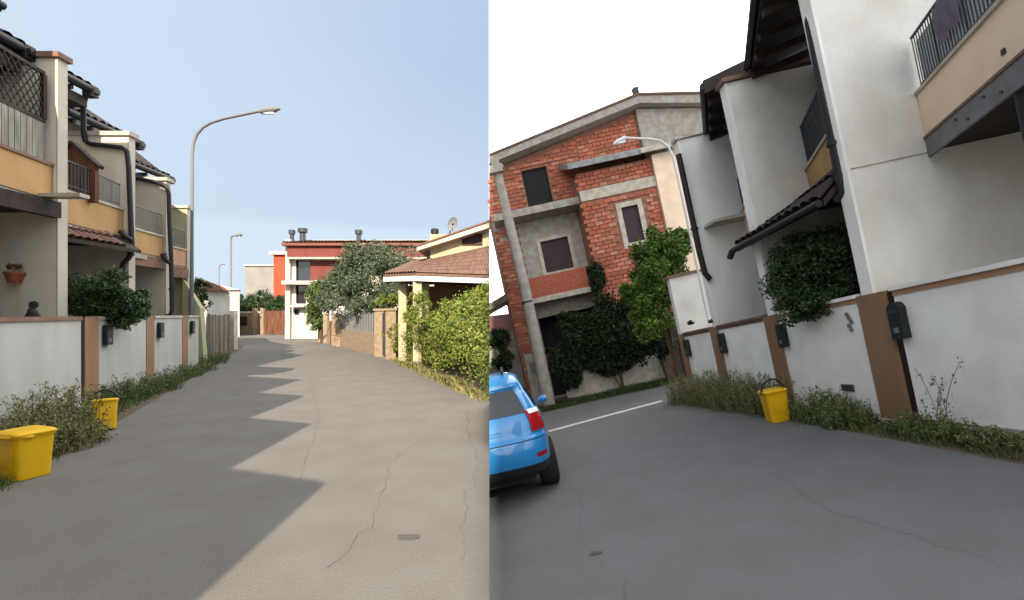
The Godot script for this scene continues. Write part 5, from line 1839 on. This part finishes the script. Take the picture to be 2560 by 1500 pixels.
# ---- small things -----------------------------------------------------------------------------------------
func yellow_bin(label: String, fr: int, foot: Vector3, turn: float, size: Vector3, tip: float, handle: bool) -> Node3D:
	var o := thing("waste_bin", label, "bin", W(fr, foot), "yellow household waste bins")
	var place := func(p: Vector3) -> Vector3:
		var q := p * size
		q = Vector3(q.x, q.y * cos(tip) - q.z * sin(tip), q.y * sin(tip) + q.z * cos(tip))
		return foot + Vector3(q.x * cos(turn) + q.z * sin(turn), maxf(q.y, 0.0), -q.x * sin(turn) + q.z * cos(turn))
	var ringf := func(h: float, w: float, round_: float) -> Array:
		var a := []
		for s in 32:
			var g := TAU * (s + 0.5) / 32.0
			var x := signf(cos(g)) * pow(absf(cos(g)), round_) * w
			var z := signf(sin(g)) * pow(absf(sin(g)), round_) * w
			a.append(place.call(Vector3(x, h, z)))
		return a
	var mb := MB.new()
	skin(mb, fr, [ringf.call(0.0, 0.38, 0.35), ringf.call(0.02, 0.41, 0.3), ringf.call(0.5, 0.44, 0.28), ringf.call(0.86, 0.47, 0.26), ringf.call(0.87, 0.5, 0.26), ringf.call(0.9, 0.5, 0.26)])
	build(mb, "body", M.yellow, o)
	mb = MB.new()
	skin(mb, fr, [ringf.call(0.905, 0.49, 0.26), ringf.call(0.915, 0.515, 0.26), ringf.call(0.95, 0.515, 0.27), ringf.call(0.98, 0.47, 0.3), ringf.call(1.0, 0.36, 0.4)])
	build(mb, "lid", M.yellow, o)
	mb = MB.new()
	var hp := []
	for i in 9:
		var g := PI * i / 8.0
		hp.append(place.call(Vector3(-0.52 * cos(g), (0.88 + (0.42 if handle else 0.03) * sin(g)), -0.1 - (0.0 if handle else 0.5) * sin(g))))
	tube(mb, fr, hp, 0.014, 8)
	build(mb, "handle", M.black_plastic if handle else M.yellow, o)
	mb = MB.new()
	hexa(mb, fr, [place.call(Vector3(-0.28, 0.3, -0.44)), place.call(Vector3(0.28, 0.3, -0.44)), place.call(Vector3(0.28, 0.3, -0.453)), place.call(Vector3(-0.28, 0.3, -0.453)),
		place.call(Vector3(-0.28, 0.7, -0.45)), place.call(Vector3(0.28, 0.7, -0.45)), place.call(Vector3(0.28, 0.7, -0.472)), place.call(Vector3(-0.28, 0.7, -0.472))])
	build(mb, "front_panel", M.yellow, o)
	return o

func mailbox(label: String, fr: int, c: Vector3, along: Vector3, out: float, w: float, h: float, rounded := false) -> void:
	# hangs on the wall: c is the middle of its back; along is the wall's direction
	var o := thing("mailbox", label, "mailbox", W(fr, c), "dark mailboxes on the garden walls")
	var a := along.normalized() * w * 0.5
	var d := Vector3(out, 0, 0)
	var mb := MB.new()
	var shape := [[-1.0, -1.0], [1.0, -1.0], [1.0, 0.72]]
	var m := 7 if rounded else 3
	for i in m:
		var g := PI * 0.5 * (i + 0.5) / m if not rounded else PI * (i + 0.5) / m
		if rounded:
			shape.append([cos(g), 0.6 + 0.4 * sin(g)])
	if not rounded:
		shape.append([0.8, 1.0])
		shape.append([-0.8, 1.0])
	shape.append([-1.0, 0.72])
	var poly := []
	for s in shape:
		poly.append(c + a * s[0] + Vector3(0, s[1] * h * 0.5, 0))
	ext(mb, fr, poly, d)
	var bx := build(mb, "case", M.mailbox, o)
	mb = MB.new()
	var s0 := c + d * 1.02 + Vector3(0, h * 0.22, 0)
	hexa(mb, fr, [s0 - a * 0.75, s0 + a * 0.75, s0 + a * 0.75 + d * 0.1, s0 - a * 0.75 + d * 0.1, s0 - a * 0.75 + Vector3(0, 0.02, 0), s0 + a * 0.75 + Vector3(0, 0.02, 0), s0 + a * 0.75 + d * 0.1 + Vector3(0, 0.02, 0), s0 - a * 0.75 + d * 0.1 + Vector3(0, 0.02, 0)])
	build(mb, "flap", M.iron, bx)
	mb = MB.new()
	var t0 := c + d * 1.015 - Vector3(0, h * 0.25, 0)
	hexa(mb, fr, [t0 - a * 0.4 - Vector3(0, 0.03, 0), t0 + a * 0.4 - Vector3(0, 0.03, 0), t0 + a * 0.4 + d * 0.03 - Vector3(0, 0.03, 0), t0 - a * 0.4 + d * 0.03 - Vector3(0, 0.03, 0), t0 - a * 0.4 + Vector3(0, 0.03, 0), t0 + a * 0.4 + Vector3(0, 0.03, 0), t0 + a * 0.4 + d * 0.03 + Vector3(0, 0.03, 0), t0 - a * 0.4 + d * 0.03 + Vector3(0, 0.03, 0)])
	build(mb, "name_plate", M.steel, bx)

func pot(label: String, fr: int, c: Vector3, r: float, h: float, m: Material, leaves: int, cols: Array) -> void:
	var o := thing("flower_pot", label, "pot", W(fr, c))
	var mb := MB.new()
	var rings := []
	for p in [[0.0, 0.6], [0.7, 0.92], [0.72, 1.05], [0.9, 1.06], [0.92, 0.9]]:
		var ring := []
		for s in 18:
			var g := TAU * s / 18.0
			ring.append(c + Vector3(cos(g) * r * p[1], h * p[0], sin(g) * r * p[1]))
		rings.append(ring)
	skin(mb, fr, rings)
	build(mb, "pot", m, o)
	if leaves > 0:
		mb = MB.new()
		foliage(mb, fr, [[c + Vector3(0, h * 1.2, 0), Vector3(r * 1.2, h * 0.55, r * 1.2)]], leaves, 0.05, cols, 0.5, 10)
		build(mb, "plant", M.leaf, o)

func left_details() -> void:
	var dark := [Color(0.028, 0.06, 0.018), Color(0.04, 0.08, 0.025), Color(0.055, 0.10, 0.03), Color(0.022, 0.045, 0.016)]
	var weed := [Color(0.10, 0.12, 0.045), Color(0.13, 0.145, 0.05), Color(0.075, 0.10, 0.04), Color(0.17, 0.16, 0.07), Color(0.19, 0.19, 0.06)]
	var green := [Color(0.06, 0.11, 0.03), Color(0.08, 0.13, 0.04), Color(0.05, 0.085, 0.028), Color(0.10, 0.14, 0.045)]
	bush("bush", "dark green bush bulging over the white garden wall of the level street", "bush", 0,
		[[P(0, 280, 745, 8.9), Vector3(0.58, 0.48, 0.7)], [P(0, 210, 750, 8.75), Vector3(0.42, 0.4, 0.5)], [P(0, 330, 760, 9.3), Vector3(0.42, 0.42, 0.5)], [P(0, 308, 795, 9.0), Vector3(0.26, 0.22, 0.3)], [P(0, 240, 770, 8.7), Vector3(0.4, 0.3, 0.4)]], 24000, 0.06, dark, Vector3(-8.0, 0, 9.2), 0.55, 34)
	yellow_bin("nearest yellow bin at the left edge, closed lid, in front of the weeds", 0, Vector3(-4.78, 0.004, 4.72), 0.32, Vector3(0.36, 0.47, 0.34), 0.0, false)
	yellow_bin("yellow bin leaning among weeds below the first brown pilaster", 0, Vector3(-5.62, 0.004, 6.62), -0.75, Vector3(0.3, 0.42, 0.3), 0.2, true)
	M.mailbox = mat(0.02, 0.026, 0.028, 0.45)
	for q in [[8.72, "dark mailbox on the white wall right of the first brown pilaster"], [11.3, "dark mailbox on the wall right of the second brown pilaster"], [13.75, "dark mailbox on the short wall by the street lamp foot"]]:
		var f: float = q[0]
		mailbox(q[1], 0, Vector3(wall_r(f) + 0.004, 1.22, f), Vector3(-0.36, 0, 1), 0.09, 0.24, 0.36)
	pot("terracotta wall pot hanging on the shaded porch wall", 0, P(0, 36, 708, 7.9) + Vector3(0, 0, -0.0), 0.13, 0.2, M.terracotta, 160, [Color(0.25, 0.06, 0.04), Color(0.05, 0.08, 0.02), Color(0.3, 0.1, 0.05)])
	# a small dark ornament standing on the garden wall
	var o := thing("ornament", "small black figurine standing on the first garden wall", "ornament", W(0, Vector3(wall_r(6.6) - 0.1, 1.56, 6.6)))
	var c := Vector3(wall_r(6.78) - 0.08, 1.562, 6.78)
	var mb := MB.new()
	tube(mb, 0, [c, c + Vector3(0, 0.02, 0), c + Vector3(0, 0.07, 0), c + Vector3(-0.02, 0.12, 0)], [0.09, 0.08, 0.06, 0.035], 10)
	build(mb, "body", M.black_plastic, o)
	mb = MB.new()
	tube(mb, 0, [c + Vector3(0.0, 0.11, 0), c + Vector3(0.01, 0.15, 0), c + Vector3(0.02, 0.2, 0), c + Vector3(0.02, 0.22, 0)], [0.03, 0.055, 0.05, 0.015], 10)
	build(mb, "head", M.black_plastic, o)
	weeds("tall flowering weed clump between the two yellow bins of the level street", 0, [[Vector3(-5.75, 0, 5.9), Vector3(0.45, 1.0, 0.6)], [Vector3(-5.45, 0, 5.45), Vector3(0.4, 0.8, 0.5)], [Vector3(-6.05, 0, 6.5), Vector3(0.4, 1.05, 0.5)], [Vector3(-5.25, 0, 5.75), Vector3(0.25, 0.55, 0.4)]], 520, 0.82, weed, "weed clumps along the walls", 0.3)
	weeds("green weed clump under the white panel left of the second brown pilaster", 0, [[Vector3(-7.15, 0, 8.9), Vector3(0.3, 1.0, 0.6)], [Vector3(-7.35, 0, 9.9), Vector3(0.35, 0.9, 0.7)]], 260, 0.55, green, "weed clumps along the walls", 0.15)
	weeds("low weed clump at the foot of the third brown pilaster", 0, [[Vector3(-8.25, 0, 11.8), Vector3(0.35, 1.0, 0.9)], [Vector3(-8.6, 0, 13.1), Vector3(0.35, 0.9, 0.8)]], 220, 0.42, green, "weed clumps along the walls", 0.1)
	weeds("dark weed clump by the foot of the old grey fence", 0, [[Vector3(-9.5, 0, 15.2), Vector3(0.3, 1.0, 0.7)], [Vector3(-10.0, 0, 16.3), Vector3(0.25, 0.8, 0.7)]], 140, 0.5, green, "weed clumps along the walls", 0.1)
	grass("verge_grass", 0, [[Vector3(-4.6, 0.004, 3.6), Vector3(-6.0, 0.004, 6.6), 0.35], [Vector3(-6.3, 0.004, 7.0), Vector3(-8.9, 0.004, 13.6), 0.28], [Vector3(-9.0, 0.004, 13.9), Vector3(-10.6, 0.004, 17.6), 0.2]], 420, 0.17, green)
	bush("bush", "small dark bush behind the lime yellow end wall", "bush", 0, [[P(0, 505, 745, 17.5), Vector3(0.35, 0.55, 0.4)], [P(0, 495, 710, 18.5), Vector3(0.5, 0.35, 0.4)]], 1600, 0.1, dark, Vector3(-11.6, 0, 17.8), 0.5, 18)

func right_details() -> void:
	car()
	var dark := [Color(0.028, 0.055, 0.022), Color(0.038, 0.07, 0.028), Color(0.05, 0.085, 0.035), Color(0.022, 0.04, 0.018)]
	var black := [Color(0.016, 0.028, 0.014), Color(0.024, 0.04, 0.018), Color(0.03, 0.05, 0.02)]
	var citrus := [Color(0.07, 0.14, 0.025), Color(0.10, 0.18, 0.03), Color(0.05, 0.10, 0.02), Color(0.14, 0.21, 0.04)]
	var weed := [Color(0.12, 0.13, 0.055), Color(0.15, 0.155, 0.07), Color(0.085, 0.10, 0.045), Color(0.2, 0.19, 0.09)]
	var green := [Color(0.07, 0.12, 0.035), Color(0.09, 0.14, 0.045), Color(0.055, 0.09, 0.03), Color(0.11, 0.14, 0.05)]
	bush("bush", "big dark glossy bush filling the porch of the tilted row house", "bush", 1,
		[[P(1, 2040, 690, 7.0), Vector3(0.6, 0.52, 0.6)], [P(1, 1975, 690, 7.2), Vector3(0.38, 0.58, 0.5)], [P(1, 2100, 660, 6.6), Vector3(0.4, 0.5, 0.5)], [P(1, 1995, 768, 7.0), Vector3(0.42, 0.26, 0.4)], [P(1, 2060, 745, 6.7), Vector3(0.45, 0.3, 0.4)], [P(1, 2030, 620, 7.0), Vector3(0.5, 0.3, 0.5)]], 26000, 0.055, dark, Vector3(5.0, 0, 7.0), 0.6, 34)
	bush("citrus_tree", "bright green citrus tree between the brick house and the row's end wall", "tree", 1,
		[[P(1, 1655, 650, 15.2), Vector3(1.1, 1.1, 0.9)], [P(1, 1615, 725, 15.2), Vector3(0.95, 0.95, 0.8)], [P(1, 1690, 600, 15.2), Vector3(0.7, 0.6, 0.6)], [P(1, 1630, 800, 15.4), Vector3(0.85, 0.85, 0.7)]], 26000, 0.12, citrus, Vector3(5.3, 0, 15.6), 0.55, 34, 0, "", 7)
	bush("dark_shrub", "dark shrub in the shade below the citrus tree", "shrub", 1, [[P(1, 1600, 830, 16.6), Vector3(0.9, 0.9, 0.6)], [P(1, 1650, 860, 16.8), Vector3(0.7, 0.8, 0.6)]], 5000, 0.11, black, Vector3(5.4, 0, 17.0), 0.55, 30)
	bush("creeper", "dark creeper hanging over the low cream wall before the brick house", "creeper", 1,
		[[P(1, 1480, 830, 18.2), Vector3(1.35, 1.15, 0.5)], [P(1, 1420, 890, 18.2), Vector3(0.85, 0.85, 0.4)], [P(1, 1530, 890, 18.2), Vector3(1.25, 0.85, 0.5)], [P(1, 1540, 780, 18.4), Vector3(1.1, 0.9, 0.5)], [P(1, 1490, 700, 18.8), Vector3(0.4, 0.9, 0.4)], [P(1, 1430, 950, 18.3), Vector3(0.45, 0.5, 0.3)], [P(1, 1420, 800, 18.6), Vector3(0.5, 0.5, 0.4)], [P(1, 1590, 850, 18.0), Vector3(0.7, 1.0, 0.4)]], 34000, 0.13, black, Vector3(4.0, 0, 18.3), 0.6, 38)
	bush("creeper", "grey green creeper at the left edge above the blue car", "creeper", 1, [[P(1, 1250, 850, 20.5), Vector3(0.7, 0.6, 0.4)], [P(1, 1260, 900, 20.3), Vector3(0.6, 0.6, 0.4)]], 3000, 0.15, dark, Vector3(-0.2, 0, 20.5), 0.5, 26, 1)
	grass("far_verge_grass", 1, [[Vector3(0.2, 0.004, 16.6), Vector3(5.6, 0.004, 17.0), 0.7], [Vector3(0.2, 0.004, 17.4), Vector3(5.6, 0.004, 17.9), 0.7]], 700, 0.22, [Color(0.05, 0.09, 0.025), Color(0.07, 0.11, 0.035), Color(0.04, 0.07, 0.02)], 1)
	yellow_bin("upright yellow bin with raised black handle before the third brown pilaster", 1, Vector3(3.80, 0.004, 7.3), 0.1, Vector3(0.33, 0.5, 0.32), 0.0, true)
	M.mailbox2 = M.mailbox
	for q in [[5.42, "large rounded dark mailbox on the nearest tilted garden wall", true, 0.17, 0.42], [7.75, "dark mailbox left of the bush on the tilted garden wall", false, 0.17, 0.38], [9.95, "dark mailbox beside the far brown pilaster of the tilted wall", false, 0.18, 0.42], [11.95, "dark mailbox on the last panel of the tilted wall", false, 0.22, 0.42]]:
		mailbox(q[1], 1, Vector3(4.426, 1.24, q[0]), Vector3(0, 0, 1), -0.085, q[3], q[4], q[2])
	# small vent plate and house number on the second panel
	var o := thing("meter_cover", "small grey meter cover low on the white wall panel", "cover", W(1, Vector3(4.42, 0.42, 6.55)))
	var mb := MB.new()
	box(mb, 1, 4.405, 4.428, 0.37, 0.46, 6.42, 6.52)
	box(mb, 1, 4.405, 4.428, 0.37, 0.46, 6.54, 6.64)
	build(mb, "cover", M.iron, o)
	o = thing("wall_ornament", "small bluish ceramic ornament near the top of the white wall panel", "ornament", W(1, Vector3(4.42, 1.3, 6.3)))
	mb = MB.new()
	for k in 5:
		var c := Vector3(4.415, 1.20 + k * 0.05, 6.22 + 0.03 * sin(k * 2.1))
		tube(mb, 1, [c, c + Vector3(-0.012, 0.0, 0)], 0.03, 8)
	build(mb, "tile", M.flashing, o)
	pot("small dark plant pot on the far garden wall of the tilted street", 1, P(1, 1728, 812, 10.9), 0.09, 0.06, M.black_plastic, 120, black)
	pot("tiny dark pot on the coping beside the bluish wall", 1, P(1, 1778, 808, 10.3), 0.06, 0.05, M.black_plastic, 40, black)
	weeds("long weed clump left of the tilted street's yellow bin", 1, [[Vector3(4.05, 0, 8.2), Vector3(0.35, 0.9, 0.7)], [Vector3(4.0, 0, 9.3), Vector3(0.4, 1.0, 0.8)], [Vector3(4.0, 0, 10.4), Vector3(0.4, 1.0, 0.7)], [Vector3(3.95, 0, 11.4), Vector3(0.45, 0.9, 0.7)]], 760, 0.92, weed, "weed clumps along the walls", 0.3)
	weeds("weed clump right of the yellow bin at the pilaster's foot", 1, [[Vector3(4.1, 0, 6.75), Vector3(0.3, 0.8, 0.35)], [Vector3(4.1, 0, 6.2), Vector3(0.28, 0.65, 0.3)]], 300, 0.7, green, "weed clumps along the walls", 0.2)
	weeds("weed clump with one tall bare stalk before the nearest white wall", 1, [[Vector3(4.15, 0, 5.2), Vector3(0.22, 0.6, 0.35)], [Vector3(4.15, 0, 4.85), Vector3(0.2, 0.5, 0.3)]], 150, 0.55, green, "weed clumps along the walls", 0.15)
	weeds("single tall thin seed stalk against the nearest white wall", 1, [[Vector3(4.22, 0, 4.98), Vector3(0.05, 1.0, 0.12)]], 6, 1.15, weed, "weed clumps along the walls", 1.0, "weed_stalk")
	weeds("low dry weeds along the foot of the nearest white wall", 1, [[Vector3(4.15, 0, 4.3), Vector3(0.2, 0.5, 0.4)], [Vector3(4.15, 0, 3.7), Vector3(0.2, 0.5, 0.4)]], 130, 0.42, weed, "weed clumps along the walls", 0.3)
	grass("lower_verge_grass", 1, [[Vector3(4.1, 0.004, 2.8), Vector3(4.15, 0.004, 12.2), 0.22]], 520, 0.15, [Color(0.08, 0.11, 0.04), Color(0.12, 0.12, 0.05), Color(0.06, 0.09, 0.03)])
